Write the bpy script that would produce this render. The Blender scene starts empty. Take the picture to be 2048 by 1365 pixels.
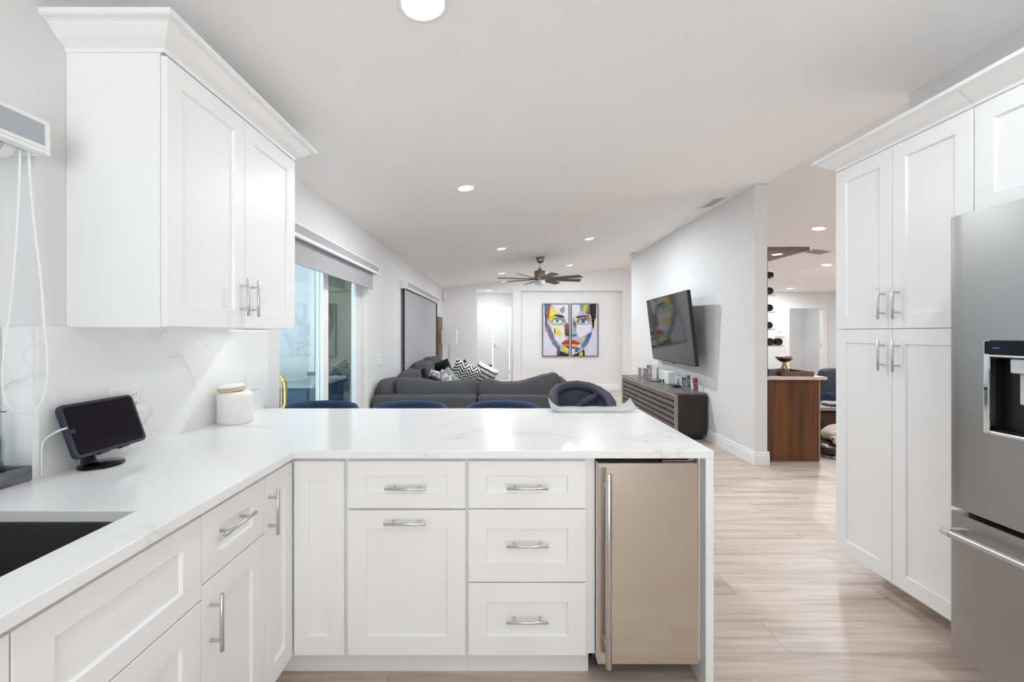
import bpy, bmesh, math, random
from mathutils import Vector, Matrix
random.seed(7)
S = bpy.context.scene
COL = S.collection
R = math.radians

# ------------------------------------------------------------------ camera, world, exposure
F = 860.0; VX = 1005.0; VY = 667.0; EYE = 1.34        # focal length and vanishing point in 2048 px frame
cam = bpy.data.objects.new('camera', bpy.data.cameras.new('camera'))
COL.objects.link(cam)
cam.location = (0, 0, EYE); cam.rotation_euler = (R(90), 0, 0)
cam.data.sensor_width = 36.0; cam.data.lens = 36.0 * F / 2048
cam.data.shift_x = (1024 - VX) / 2048; cam.data.shift_y = -(682.5 - VY) / 2048
cam.data.clip_start = 0.05
S.camera = cam
S.view_settings.view_transform = 'Standard'; S.view_settings.look = 'None'
S.view_settings.gamma = 1; S.view_settings.use_curve_mapping = False
S.view_settings.exposure = -0.12
LOWER_GLOW, SKY = 8.6, 3.0
W = bpy.data.worlds.new('world'); S.world = W; W.use_nodes = True
bg = W.node_tree.nodes['Background']
_t = W.node_tree; _c = _t.nodes.new('ShaderNodeTexCoord'); _s = _t.nodes.new('ShaderNodeSeparateXYZ'); _r = _t.nodes.new('ShaderNodeMapRange')
_t.links.new(_c.outputs['Generated'], _s.inputs[0]); _t.links.new(_s.outputs[2], _r.inputs[0])
for _k, _v in ((1, -.03), (2, .03), (3, LOWER_GLOW), (4, SKY)): _r.inputs[_k].default_value = _v      # glow added below the horizon to lift the ceilings, hazy sky above
bg.inputs[0].default_value = (0.975, 0.988, 1.0, 1); _t.links.new(_r.outputs[0], bg.inputs[1])
S.cycles.diffuse_bounces = 8; S.cycles.max_bounces = 14
LIV = 3.3
CAN_W = 7.5          # watts of one ceiling can

def X(px, d): return (px - VX) / F * d
def Z(py, d): return EYE - (py - VY) / F * d

# ------------------------------------------------------------------ materials
def nt(name):
    m = bpy.data.materials.new(name); m.use_nodes = True
    t = m.node_tree; t.nodes.clear()
    o = t.nodes.new('ShaderNodeOutputMaterial'); p = t.nodes.new('ShaderNodeBsdfPrincipled')
    t.links.new(p.outputs[0], o.inputs[0])
    return m, t, p
def node(t, kind, **kw):
    n = t.nodes.new(kind)
    for k, v in kw.items():
        if k in n.inputs: n.inputs[k].default_value = v
        else: setattr(n, k, v)
    return n
def coords(t, scale=(1, 1, 1), out='Object', rot=(0, 0, 0)):
    c = t.nodes.new('ShaderNodeTexCoord'); m = t.nodes.new('ShaderNodeMapping')
    m.inputs['Scale'].default_value = scale; m.inputs['Rotation'].default_value = rot
    t.links.new(c.outputs[out], m.inputs[0]); return m.outputs[0]
def ramp(t, fac, stops):
    r = t.nodes.new('ShaderNodeValToRGB'); e = r.color_ramp.elements
    while len(e) < len(stops): e.new(0.5)
    for el, (p, c) in zip(e, stops):
        el.position = p; el.color = (*c, 1) if len(c) == 3 else c
    t.links.new(fac, r.inputs[0]); return r.outputs[0]
def simple(name, col, rough=0.5, metal=0.0, var=0.04, nscale=40, bump=0.0, stretch=(1, 1, 1), spec=0.5, sheen=0.0, coat=0.0):
    m, t, p = nt(name)
    p.inputs['Roughness'].default_value = rough; p.inputs['Metallic'].default_value = metal
    p.inputs['Specular IOR Level'].default_value = spec
    if sheen: p.inputs['Sheen Weight'].default_value = sheen
    if coat: p.inputs['Coat Weight'].default_value = coat
    v = coords(t, stretch)
    n = node(t, 'ShaderNodeTexNoise', Scale=nscale, Detail=3.0); t.links.new(v, n.inputs['Vector'])
    lo = tuple(max(0, c * (1 - var)) for c in col); hi = tuple(min(1, c * (1 + var)) for c in col)
    t.links.new(ramp(t, n.outputs[0], [(0.3, lo), (0.7, hi)]), p.inputs['Base Color'])
    if bump:
        b = node(t, 'ShaderNodeBump', Strength=bump, Distance=0.002)
        t.links.new(n.outputs[0], b.inputs['Height']); t.links.new(b.outputs[0], p.inputs['Normal'])
    return m
def emit(name, col, s):
    m, t, p = nt(name)
    p.inputs['Base Color'].default_value = (*col, 1)
    p.inputs['Emission Color'].default_value = (*col, 1); p.inputs['Emission Strength'].default_value = s
    return m
def quartz(name):
    m, t, p = nt(name)
    p.inputs['Roughness'].default_value = 0.16
    v = coords(t)
    d = node(t, 'ShaderNodeTexNoise', Scale=1.3, Detail=4.0, Roughness=0.55, Distortion=0.7); t.links.new(v, d.inputs['Vector'])
    line = ramp(t, d.outputs[0], [(0.492, (0, 0, 0)), (0.5, (1, 1, 1)), (0.508, (0, 0, 0))])
    soft = ramp(t, d.outputs[0], [(0.44, (0, 0, 0)), (0.5, (.35, .35, .35)), (0.53, (0, 0, 0))])
    k = node(t, 'ShaderNodeTexNoise', Scale=2.1, Detail=2.0); t.links.new(coords(t, (1, 1.3, 1)), k.inputs['Vector'])
    mask = ramp(t, k.outputs[0], [(0.5, (0, 0, 0)), (0.62, (1, 1, 1))])
    mx = node(t, 'ShaderNodeMixRGB', blend_type='LIGHTEN', Fac=1.0); t.links.new(line, mx.inputs[1]); t.links.new(soft, mx.inputs[2])
    mu = node(t, 'ShaderNodeMixRGB', blend_type='MULTIPLY', Fac=1.0); t.links.new(mx.outputs[0], mu.inputs[1]); t.links.new(mask, mu.inputs[2])
    c = node(t, 'ShaderNodeMixRGB'); c.inputs[1].default_value = (.86, .86, .86, 1); c.inputs[2].default_value = (.67, .66, .65, 1)
    t.links.new(mu.outputs[0], c.inputs[0]); t.links.new(c.outputs[0], p.inputs['Base Color'])
    return m
def steel(name, col, rough, stretch, bump=0.03):
    m, t, p = nt(name)
    p.inputs['Metallic'].default_value = 1.0; p.inputs['Roughness'].default_value = rough
    v = coords(t, stretch)
    n = node(t, 'ShaderNodeTexNoise', Scale=60, Detail=2.0); t.links.new(v, n.inputs['Vector'])
    t.links.new(ramp(t, n.outputs[0], [(0.3, tuple(c * .96 for c in col)), (0.7, tuple(min(1, c * 1.04) for c in col))]), p.inputs['Base Color'])
    b = node(t, 'ShaderNodeBump', Strength=bump, Distance=0.001); t.links.new(n.outputs[0], b.inputs['Height']); t.links.new(b.outputs[0], p.inputs['Normal'])
    return m
def wood(name, dark, light, stretch, rough=0.45, scale=3.0):
    m, t, p = nt(name); p.inputs['Roughness'].default_value = rough
    v = coords(t, stretch)
    n = node(t, 'ShaderNodeTexNoise', Scale=scale, Detail=5.0, Roughness=0.6); t.links.new(v, n.inputs['Vector'])
    t.links.new(ramp(t, n.outputs[0], [(0.3, dark), (0.7, light)]), p.inputs['Base Color'])
    b = node(t, 'ShaderNodeBump', Strength=0.05, Distance=0.002); t.links.new(n.outputs[0], b.inputs['Height']); t.links.new(b.outputs[0], p.inputs['Normal'])
    return m
def plank_floor():
    m, t, p = nt('wood_look_plank'); p.inputs['Roughness'].default_value = 0.42
    v = coords(t)
    br = node(t, 'ShaderNodeTexBrick', Scale=1.0)
    br.inputs['Brick Width'].default_value = 1.2; br.inputs['Row Height'].default_value = 0.2
    br.inputs['Mortar Size'].default_value = 0.0016; br.inputs['Mortar Smooth'].default_value = 0.2
    br.inputs['Color1'].default_value = (.0, .0, .0, 1); br.inputs['Color2'].default_value = (1, 1, 1, 1)
    br.inputs['Mortar'].default_value = (.35, .35, .35, 1); br.offset = 0.37
    t.links.new(v, br.inputs['Vector'])
    # the grain is shifted from plank to plank by the plank's own random value
    mu = node(t, 'ShaderNodeVectorMath', operation='SCALE'); mu.inputs['Scale'].default_value = 7.0
    t.links.new(br.outputs['Color'], mu.inputs[0])
    ad = node(t, 'ShaderNodeVectorMath', operation='ADD'); t.links.new(coords(t, (0.8, 13, 1)), ad.inputs[0]); t.links.new(mu.outputs[0], ad.inputs[1])
    n = node(t, 'ShaderNodeTexNoise', Scale=1.7, Detail=7.0, Roughness=0.68, Distortion=0.35); t.links.new(ad.outputs[0], n.inputs['Vector'])
    grain = ramp(t, n.outputs[0], [(0.30, (.40, .315, .26)), (0.48, (.585, .49, .42)), (0.70, (.74, .665, .60))])
    tone = ramp(t, br.outputs['Color'], [(0.0, (.93, .90, .88)), (1.0, (1.0, 1.0, 1.0))])
    mx = node(t, 'ShaderNodeMixRGB', blend_type='MULTIPLY', Fac=1.0); t.links.new(grain, mx.inputs[1]); t.links.new(tone, mx.inputs[2])
    mo = node(t, 'ShaderNodeMixRGB'); mo.inputs[2].default_value = (.36, .30, .26, 1)
    t.links.new(mx.outputs[0], mo.inputs[1]); t.links.new(br.outputs['Fac'], mo.inputs[0])
    t.links.new(mo.outputs[0], p.inputs['Base Color'])
    return m
def thin_glass(name, tint, gloss=0.12):
    m = bpy.data.materials.new(name); m.use_nodes = True; t = m.node_tree; t.nodes.clear()
    o = t.nodes.new('ShaderNodeOutputMaterial'); a = t.nodes.new('ShaderNodeBsdfTransparent'); g = t.nodes.new('ShaderNodeBsdfGlossy')
    a.inputs[0].default_value = (*tint, 1); g.inputs['Roughness'].default_value = 0.02
    fr = t.nodes.new('ShaderNodeFresnel'); fr.inputs[0].default_value = 1.45
    ad = node(t, 'ShaderNodeMath', operation='MULTIPLY'); ad.inputs[1].default_value = gloss * 8; t.links.new(fr.outputs[0], ad.inputs[0])
    mx = t.nodes.new('ShaderNodeMixShader'); t.links.new(ad.outputs[0], mx.inputs[0]); t.links.new(a.outputs[0], mx.inputs[1]); t.links.new(g.outputs[0], mx.inputs[2])
    t.links.new(mx.outputs[0], o.inputs[0]); return m
def chevron(name, light, dark, freq=16.0, zig=7.0, mult=2.4, duty=.5):
    m, t, p = nt(name); p.inputs['Roughness'].default_value = 0.85
    c = t.nodes.new('ShaderNodeTexCoord'); s = t.nodes.new('ShaderNodeSeparateXYZ'); t.links.new(c.outputs['Object'], s.inputs[0])
    a = node(t, 'ShaderNodeMath', operation='MULTIPLY'); a.inputs[1].default_value = zig; t.links.new(s.outputs[0], a.inputs[0])
    pp = node(t, 'ShaderNodeMath', operation='PINGPONG'); pp.inputs[1].default_value = 0.5; t.links.new(a.outputs[0], pp.inputs[0])
    am = node(t, 'ShaderNodeMath', operation='MULTIPLY'); am.inputs[1].default_value = mult; t.links.new(pp.outputs[0], am.inputs[0])
    y = node(t, 'ShaderNodeMath', operation='MULTIPLY'); y.inputs[1].default_value = freq; t.links.new(s.outputs[1], y.inputs[0])
    su = node(t, 'ShaderNodeMath', operation='ADD'); t.links.new(am.outputs[0], su.inputs[0]); t.links.new(y.outputs[0], su.inputs[1])
    fr = node(t, 'ShaderNodeMath', operation='FRACT'); t.links.new(su.outputs[0], fr.inputs[0])
    t.links.new(ramp(t, fr.outputs[0], [(duty - .01, light), (duty + .01, dark)]), p.inputs['Base Color'])
    return m

M = {}
M['wall'] = simple('grey_wall_paint', (.76, .76, .76), 0.7, var=0.012, nscale=8)
M['wallb'] = simple('white_wall_paint', (.80, .80, .80), 0.6, var=0.01, nscale=8)
M['ceil'] = simple('ceiling_paint', (.90, .90, .90), 0.8, var=0.008, nscale=6)
M['white'] = simple('white_lacquer', (.87, .87, .87), 0.42, var=0.006, nscale=5, spec=.35)
M['trim'] = simple('white_trim_paint', (.86, .86, .86), 0.4, var=0.006, nscale=5)
M['plastic'] = simple('white_plastic', (.85, .85, .85), 0.35, var=0.01)
M['quartz'] = quartz('veined_quartz')
M['floor'] = plank_floor()
M['nickel'] = steel('brushed_nickel', (.62, .61, .60), 0.28, (1, 1, 1))
M['chrome'] = steel('polished_chrome', (.78, .78, .78), 0.12, (1, 1, 1))
M['steelh'] = steel('stainless_steel_horizontal', (.68, .615, .55), 0.17, (1, 1, 60))
M['steelf'] = steel('stainless_steel_fridge', (.41, .40, .39), 0.38, (1, 1, 50))
M['sinksteel'] = simple('dark_sink_steel', (.13, .13, .13), 0.3, 0.6)
M['black'] = simple('black_plastic', (.008, .008, .009), 0.4)
M['gblack'] = simple('glossy_black_glass', (.004, .004, .006), 0.06, spec=.2)
M['tvglass'] = simple('television_glass', (.030, .030, .030), 0.06, spec=0.3)
M['tablet'] = simple('tablet_case_rubber', (.018, .024, .045), 0.5)
M['screen'] = simple('tablet_screen_glass', (.006, .003, .008), 0.08, spec=.2)
M['greyfab'] = simple('grey_sofa_fabric', (.088, .086, .090), 0.95, var=0.35, nscale=180, bump=0.25, stretch=(1, 1, 2.5), spec=.2)
M['blackfab'] = simple('black_velvet', (.006, .006, .007), 0.9, var=0.2)
M['lgreyfab'] = simple('pale_grey_linen', (.36, .36, .35), 0.9, var=0.15, nscale=120)
M['chev'] = chevron('black_white_chevron', (.80, .80, .80), (.015, .015, .02), 20.0, 7.5, 2.6, .55)
M['chevg'] = chevron('grey_white_chevron', (.70, .70, .70), (.36, .36, .37), 11.0, 7.0, 2.0)
M['blotch'] = simple('white_black_print', (.5, .5, .5), 0.9, var=0.98, nscale=22)
M['striped'] = chevron('black_white_stripe', (.75, .75, .75), (.02, .02, .02), 14.0, 3.0, 0.2, .70)
M['navy'] = simple('navy_weave', (.020, .045, .105), 0.8, var=0.35, nscale=150, bump=0.2)
M['slate'] = simple('slate_padded_fabric', (.055, .057, .085), 0.75, var=0.1, nscale=30)
M['espresso'] = wood('espresso_wood', (.012, .008, .007), (.026, .018, .016), (10, 10, 1))
M['slatw'] = wood('grey_brown_wood', (.075, .060, .055), (.135, .112, .105), (8, 1, 8))
M['edgew'] = wood('taupe_edge_wood', (.26, .21, .19), (.36, .30, .27), (8, 2, 8))
M['topw'] = wood('dark_grey_top_wood', (.10, .095, .09), (.14, .133, .127), (8, 1, 8), rough=0.3)
M['walnut'] = wood('walnut_veneer', (.045, .015, .004), (.20, .072, .017), (9, 9, .35), scale=2.2)
M['canopy'] = wood('dark_walnut_board', (.10, .045, .03), (.17, .085, .06), (2, 14, 14))
M['traywood'] = wood('weathered_grey_wood', (.06, .065, .08), (.26, .26, .28), (10, 2, 10))
M['traybrown'] = wood('red_brown_wood', (.09, .035, .02), (.22, .10, .07), (2, 10, 10))
M['reclaim'] = wood('reclaimed_wood', (.05, .025, .018), (.34, .22, .17), (1, 3, 6), scale=4)
M['bronze'] = steel('antique_bronze', (.27, .235, .20), 0.35, (1, 1, 1))
M['blade'] = wood('charcoal_fan_blade', (.030, .027, .025), (.055, .05, .046), (2, 2, 2))
M['frost'] = emit('frosted_glass', (.72, .72, .74), 0.05)
M['lens'] = emit('lit_lens', (1.0, .985, .96), 9.0)
M['shadefab'] = simple('lavender_grey_shade', (.43, .42, .445), 0.85, var=0.03, nscale=200)
M['shadeblue'] = simple('blue_grey_shade', (.42, .45, .48), 0.85, var=0.02, nscale=200)
M['lampshade'] = simple('white_lamp_shade', (.80, .80, .80), 0.8, var=0.01)
M['ceramic'] = simple('white_ceramic', (.85, .85, .84), 0.3, var=0.01)
M['goldwood'] = simple('pale_gold_wood', (.60, .47, .27), 0.45, var=0.1)
M['gold'] = steel('polished_brass', (.80, .55, .18), 0.2, (1, 1, 1))
M['copper'] = steel('hammered_copper', (.45, .30, .25), 0.22, (1, 1, 1), 0.3)
M['glassdoor'] = thin_glass('tinted_door_glass', (.80, .885, .905), 0.05)
M['jarglass'] = thin_glass('clear_jar_glass', (.93, .96, .97), 0.06)
M['clear'] = thin_glass('clear_plastic', (.93, .94, .94), 0.15)
M['ventback'] = simple('vent_backing', (.16, .16, .16), .8)
M['milky'] = thin_glass('milky_plastic', (.93, .94, .94), 0.1)
for _n in [M['milky'].node_tree]:
    _d = _n.nodes.new('ShaderNodeBsdfDiffuse'); _d.inputs[0].default_value = (.88, .88, .88, 1); _m = _n.nodes.new('ShaderNodeMixShader'); _m.inputs[0].default_value = .45
    _o = [q for q in _n.nodes if q.type == 'OUTPUT_MATERIAL'][0]; _src = _o.inputs[0].links[0].from_socket
    _n.links.new(_src, _m.inputs[1]); _n.links.new(_d.outputs[0], _m.inputs[2]); _n.links.new(_m.outputs[0], _o.inputs[0])
M['dimmed_glass'] = thin_glass('dimmed_window_glass', (.55, .57, .58), 0.1)  # tint added to dim the daylight through the unseen kitchen pane
M['stucco'] = simple('white_stucco', (.80, .84, .86), 0.9, var=0.06, nscale=70, bump=0.5)
M['tan'] = simple('tan_plaster', (.50, .46, .30), 0.9, var=0.08)
M['patio'] = simple('patio_stone', (.35, .36, .36), 0.8, var=0.1, nscale=6)
M['bluepaint'] = simple('deep_blue_paint', (.025, .10, .20), 0.4, var=0.08)
M['whiteboard'] = wood('white_washed_boards', (.45, .50, .54), (.62, .66, .70), (1, 9, 1))
M['leather'] = simple('brown_leather', (.045, .02, .016), 0.3, var=0.25, nscale=6)
M['fur'] = simple('cream_fur', (.62, .53, .44), 0.95, var=0.12, nscale=60, bump=0.3)
M['tanear'] = simple('tan_fur', (.50, .29, .13), 0.95, var=0.12, nscale=60)
M['bottle'] = simple('dark_bottle_glass', (.010, .006, .006), 0.1)
M['foil'] = simple('wine_foil', (.10, .012, .012), 0.35)
M['vent'] = simple('vent_grey_metal', (.60, .60, .60), 0.5, var=0.03)
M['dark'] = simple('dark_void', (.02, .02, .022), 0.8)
M['photo'] = simple('photo_print', (.30, .24, .22), 0.25, var=0.95, nscale=38)
M['photo2'] = simple('photo_print_grey', (.26, .27, .28), 0.25, var=0.95, nscale=30)
M['photo3'] = simple('photo_print_red', (.30, .10, .08), 0.25, var=0.95, nscale=34)
M['mesh_r'] = simple('router_mesh', (.72, .72, .76), 0.6, var=0.05)
M['green'] = simple('houseplant_green', (.06, .14, .05), 0.6, var=0.3, nscale=9)
def flat(name, c, rough=0.5): return simple('paint_' + name, c, rough, var=0.10, nscale=25)

# ------------------------------------------------------------------ mesh helpers
class MB:
    """collects shapes and links them as one mesh object"""
    def __init__(s): s.v = []; s.f = []; s.mi = []; s.sm = []; s.m = 0; s.smooth = False
    def add(s, vs, fs, smooth=None):
        b = len(s.v); s.v += [tuple(x) for x in vs]
        for f in fs:
            s.f.append([i + b for i in f]); s.mi.append(s.m); s.sm.append(s.smooth if smooth is None else smooth)
        return s
    def box(s, x0, x1, y0, y1, z0, z1, c=0.0):
        if x0 > x1: x0, x1 = x1, x0
        if y0 > y1: y0, y1 = y1, y0
        if z0 > z1: z0, z1 = z1, z0
        if c <= 0:
            v = [(x, y, z) for x in (x0, x1) for y in (y0, y1) for z in (z0, z1)]
            return s.add(v, [(0, 1, 3, 2), (4, 6, 7, 5), (0, 4, 5, 1), (2, 3, 7, 6), (0, 2, 6, 4), (1, 5, 7, 3)], False)
        c = min(c, (x1 - x0) * .49, (y1 - y0) * .49, (z1 - z0) * .49)
        bm = bmesh.new()
        bmesh.ops.create_cube(bm, size=1)
        bmesh.ops.scale(bm, vec=(x1 - x0, y1 - y0, z1 - z0), verts=bm.verts)
        bmesh.ops.translate(bm, vec=((x0 + x1) / 2, (y0 + y1) / 2, (z0 + z1) / 2), verts=bm.verts)
        bmesh.ops.bevel(bm, geom=bm.edges[:], offset=c, segments=2, profile=0.5, affect='EDGES')
        s.bm(bm); return s
    def bm(s, bm, smooth=False):
        bm.verts.index_update()
        s.add([v.co for v in bm.verts], [[v.index for v in f.verts] for f in bm.faces], smooth); bm.free(); return s
    def tube(s, pts, r, seg=12, cap=True, closed=False):
        pts = [Vector(p) for p in pts]; n = len(pts); rings = []
        rr = r if isinstance(r, (list, tuple)) else [r] * n
        up = None
        for i, p in enumerate(pts):
            if closed: d = (pts[(i + 1) % n] - pts[i - 1]).normalized()
            else: d = (pts[min(i + 1, n - 1)] - pts[max(i - 1, 0)]).normalized()
            if up is None:
                up = Vector((0, 0, 1)) if abs(d.z) < .9 else Vector((0, 1, 0))
            a = d.cross(up).normalized(); up2 = a.cross(d).normalized(); up = up2
            rings.append([p + (a * math.cos(2 * math.pi * k / seg) + up2 * math.sin(2 * math.pi * k / seg)) * rr[i] for k in range(seg)])
        vs = [v for ring in rings for v in ring]; fs = []
        for i in range(n if closed else n - 1):
            j = (i + 1) % n
            for k in range(seg):
                k2 = (k + 1) % seg
                fs.append((i * seg + k, i * seg + k2, j * seg + k2, j * seg + k))
        s.add(vs, fs, True)
        if cap and not closed:
            s.add(rings[0], [list(range(seg))[::-1]], False); s.add(rings[-1], [list(range(seg))], False)
        return s
    def cyl(s, p0, p1, r, seg=16, r1=None): return s.tube([p0, p1], [r, r if r1 is None else r1], seg)
    def lathe(s, prof, c=(0, 0, 0), seg=28, rot=None, smooth=True):
        """prof: (radius, height) pairs, bottom to top around local z"""
        c = Vector(c); vs = []; fs = []
        for r, h in prof:
            for k in range(seg):
                a = 2 * math.pi * k / seg; q = Vector((r * math.cos(a), r * math.sin(a), h))
                if rot is not None: q = rot @ q
                vs.append(q + c)
        for i in range(len(prof) - 1):
            for k in range(seg):
                k2 = (k + 1) % seg
                fs.append((i * seg + k, i * seg + k2, (i + 1) * seg + k2, (i + 1) * seg + k))
        s.add(vs, fs, smooth)
        if prof[0][0] > 1e-5: s.add(vs[:seg], [list(range(seg))[::-1]], False)
        if prof[-1][0] > 1e-5: s.add(vs[-seg:], [list(range(seg))], False)
        return s
    def prism(s, poly, a, b, axis='y'):
        """polygon in the two other axes, run from a to b along axis"""
        def mk(u, v, w):
            return {'y': (u, w, v), 'x': (w, u, v), 'z': (u, v, w)}[axis]
        n = len(poly); vs = [mk(u, v, a) for u, v in poly] + [mk(u, v, b) for u, v in poly]
        fs = [list(range(n)), list(range(2 * n - 1, n - 1, -1))] + [(i, (i + 1) % n, (i + 1) % n + n, i + n) for i in range(n)]
        return s.add(vs, fs, False)
    def grid(s, fn, nu, nv, smooth=True, wrapu=False):
        vs = [fn(i / (nu if wrapu else nu - 1), j / (nv - 1)) for j in range(nv) for i in range(nu)]
        fs = []
        for j in range(nv - 1):
            for i in range(nu if wrapu else nu - 1):
                i2 = (i + 1) % nu
                fs.append((j * nu + i, j * nu + i2, (j + 1) * nu + i2, (j + 1) * nu + i))
        return s.add(vs, fs, smooth)
    def build(s, name, mat, parent=None, local=False, bevel=0.0, solid=0.0, subsurf=0):
        off = Vector((0, 0, 0)) if (local or parent is None) else OFF.get(parent.name, Vector((0, 0, 0)))
        me = bpy.data.meshes.new(name)
        me.from_pydata([tuple(Vector(v) - off) for v in s.v], [], s.f)
        for mm in (mat if isinstance(mat, (list, tuple)) else [mat]): me.materials.append(mm)
        for p, i, q in zip(me.polygons, s.mi, s.sm): p.material_index = i; p.use_smooth = q
        bm = bmesh.new(); bm.from_mesh(me); bmesh.ops.recalc_face_normals(bm, faces=bm.faces[:]); bm.to_mesh(me); bm.free()
        o = bpy.data.objects.new(name, me); COL.objects.link(o)
        if parent is not None: o.parent = parent; OFF[o.name] = off
        if bevel:
            b = o.modifiers.new('edge', 'BEVEL'); b.width = bevel; b.segments = 2; b.limit_method = 'ANGLE'; b.angle_limit = R(50)
        if solid:
            b = o.modifiers.new('thick', 'SOLIDIFY'); b.thickness = solid; b.offset = 0
        if subsurf:
            b = o.modifiers.new('soft', 'SUBSURF'); b.levels = subsurf; b.render_levels = subsurf
        return o
OFF = {}
def thing(name, label, cat, loc=(0, 0, 0), rot=(0, 0, 0), group=None):
    o = bpy.data.objects.new(name, None); COL.objects.link(o); o.empty_display_size = 0.1
    o.location = loc; o.rotation_euler = rot; OFF[o.name] = Vector(loc)
    return tag(o, label, cat, group)
def tag(o, label, cat, group=None, kind=None):
    o['label'] = label; o['category'] = cat
    if group: o['group'] = group
    if kind: o['kind'] = kind
    return o
def struct(o, label=None):
    o['kind'] = 'structure'
    if label: o['label'] = label
    return o
def copy_tree(o, parent=None):
    c = o.copy(); COL.objects.link(c)
    if parent is not None: c.parent = parent
    for ch in list(o.children): copy_tree(ch, c)
    return c
def frame(o, U, V, N):
    """maps (u, v, n) to world from origin o"""
    o, U, V, N = Vector(o), Vector(U), Vector(V), Vector(N)
    return lambda u, v, n: o + U * u + V * v + N * n
def shaker(P, w, h, rail=0.07, th=0.02, rec=0.009, railv=None):
    """shaker panel: flat frame, small chamfer, sunk middle; P maps (u, v, n)"""
    mb = MB(); c = 0.0015; q = 0.0035
    rv = rail if railv is None else railv
    def ring(i, n, j=None):
        j = i if j is None else j
        return [P(i, j, n), P(w - i, j, n), P(w - i, h - j, n), P(i, h - j, n)]
    rings = [ring(0, 0), ring(0, th - c), ring(c, th), ring(rail, th, rv), ring(rail + q, th - rec, rv + q)]
    vs = [v for r_ in rings for v in r_]; fs = [(3, 2, 1, 0)]
    for k in range(4):
        for i in range(4):
            j = (i + 1) % 4; fs.append((k * 4 + i, k * 4 + j, (k + 1) * 4 + j, (k + 1) * 4 + i))
    fs.append((16, 17, 18, 19)); mb.add(vs, fs, False); return mb
def bar_pull(P, u, v, along='u', length=0.156, r=0.0055, so=0.032, post=0.096, n0=0.02):
    mb = MB(); hl = length / 2; hp = post / 2
    def q(t, n): return P(u + t, v, n0 + n) if along == 'u' else P(u, v + t, n0 + n)
    mb.tube([q(-hl, so), q(-hl + .001, so), q(hl - .001, so), q(hl, so)], [r * .8, r, r, r * .8], 14)
    for t in (-hp, hp): mb.cyl(q(t, -0.0005), q(t, so), r * .85, 12)
    return mb
# ------------------------------------------------------------------ room shell
XL, XT, YF, YR, YB = -1.40, 2.57, 10.05, 11.8, -2.9      # left wall, television wall, far wall, bar room back wall, kitchen back wall
RX, RZ, SL, SR, FZ = 2.68, 2.87, 0.115, 0.14, 2.48       # ridge, its height, the two slopes, flat height beyond
FXX = RX + (RZ - FZ) / SR
def ceil_z(x):
    return RZ - SL * (RX - x) if x <= RX else max(FZ, RZ - SR * (x - RX))

def frame_box(m, x0, x1, y0, y1, z0, z1, w, ax):
    """rectangular ring of bars of width w in the plane across axis ax"""
    if ax == 'x':
        m.box(x0, x1, y0, y0 + w, z0, z1); m.box(x0, x1, y1 - w, y1, z0, z1)
        m.box(x0, x1, y0 + w, y1 - w, z0, z0 + w); m.box(x0, x1, y0 + w, y1 - w, z1 - w, z1)
    else:
        m.box(x0, x0 + w, y0, y1, z0, z1); m.box(x1 - w, x1, y0, y1, z0, z1)
        m.box(x0 + w, x1 - w, y0, y1, z0, z0 + w); m.box(x0 + w, x1 - w, y0, y1, z1 - w, z1)

struct(MB().box(XL - .15, 10.0, YB - .1, 14.2, -0.06, 0).build('floor', M['floor']))
# sloped ceiling with its ridge, one slab
ce = MB()
xs = [XL - .15, RX, FXX, 10.0]; zs = [ceil_z(XL - .15), RZ, FZ, FZ]
for a in range(3):
    ce.prism([(xs[a], zs[a]), (xs[a + 1], zs[a + 1]), (xs[a + 1], zs[a + 1] + .08), (xs[a], zs[a] + .08)], YB - .1, 12.0)
struct(ce.build('ceiling', M['ceil']))
# left wall with kitchen window, sliding door and wide window
ZT = ceil_z(XL)
W0, W1, WB, WT = 0.15, 1.29, 0.905, 1.93
D0, D1, DT = 2.70, 4.46, 2.05
V0, V1, VT = 6.30, 8.74, 2.00
wl = MB(); xa = XL - .15
wl.box(xa, XL, YB, W0, 0, ZT); wl.box(xa, XL, W0, W1, 0, WB - .03); wl.box(xa, XL, W0, W1, WT, ZT)
wl.box(xa, XL, W1, D0, 0, ZT); wl.box(xa, XL, D0, D1, DT, ZT); wl.box(xa, XL, D1, V0, 0, ZT)
wl.box(xa, XL, V0, V1, VT, ZT); wl.box(xa, XL, V1, YF + .2, 0, ZT)
struct(wl.build('wall_left', M['wall']))
bk = MB(); bk.box(XL - .15, -1.0, YB - .12, YB, 0, 2.85); bk.box(2.1, XT + .13, YB - .12, YB, 0, 2.85); bk.box(-1.0, 2.1, YB - .12, YB, 2.2, 2.85); bk.box(-1.0, 2.1, YB - .12, YB, 0, .06)
struct(bk.build('wall_back', M['wall']))
w = MB(); frame_box(w, -1.0, 2.1, YB - .09, YB - .04, .06, 2.2, .06, 'y'); w.box(.52, .58, YB - .09, YB - .04, .12, 2.14); wo = struct(w.build('added_window_back', M['trim']))  # unseen window added behind the camera to bring daylight onto the ceiling
MB().box(-.94, 2.04, YB - .068, YB - .062, .12, 2.14).build('pane', M['clear'], wo)
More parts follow.
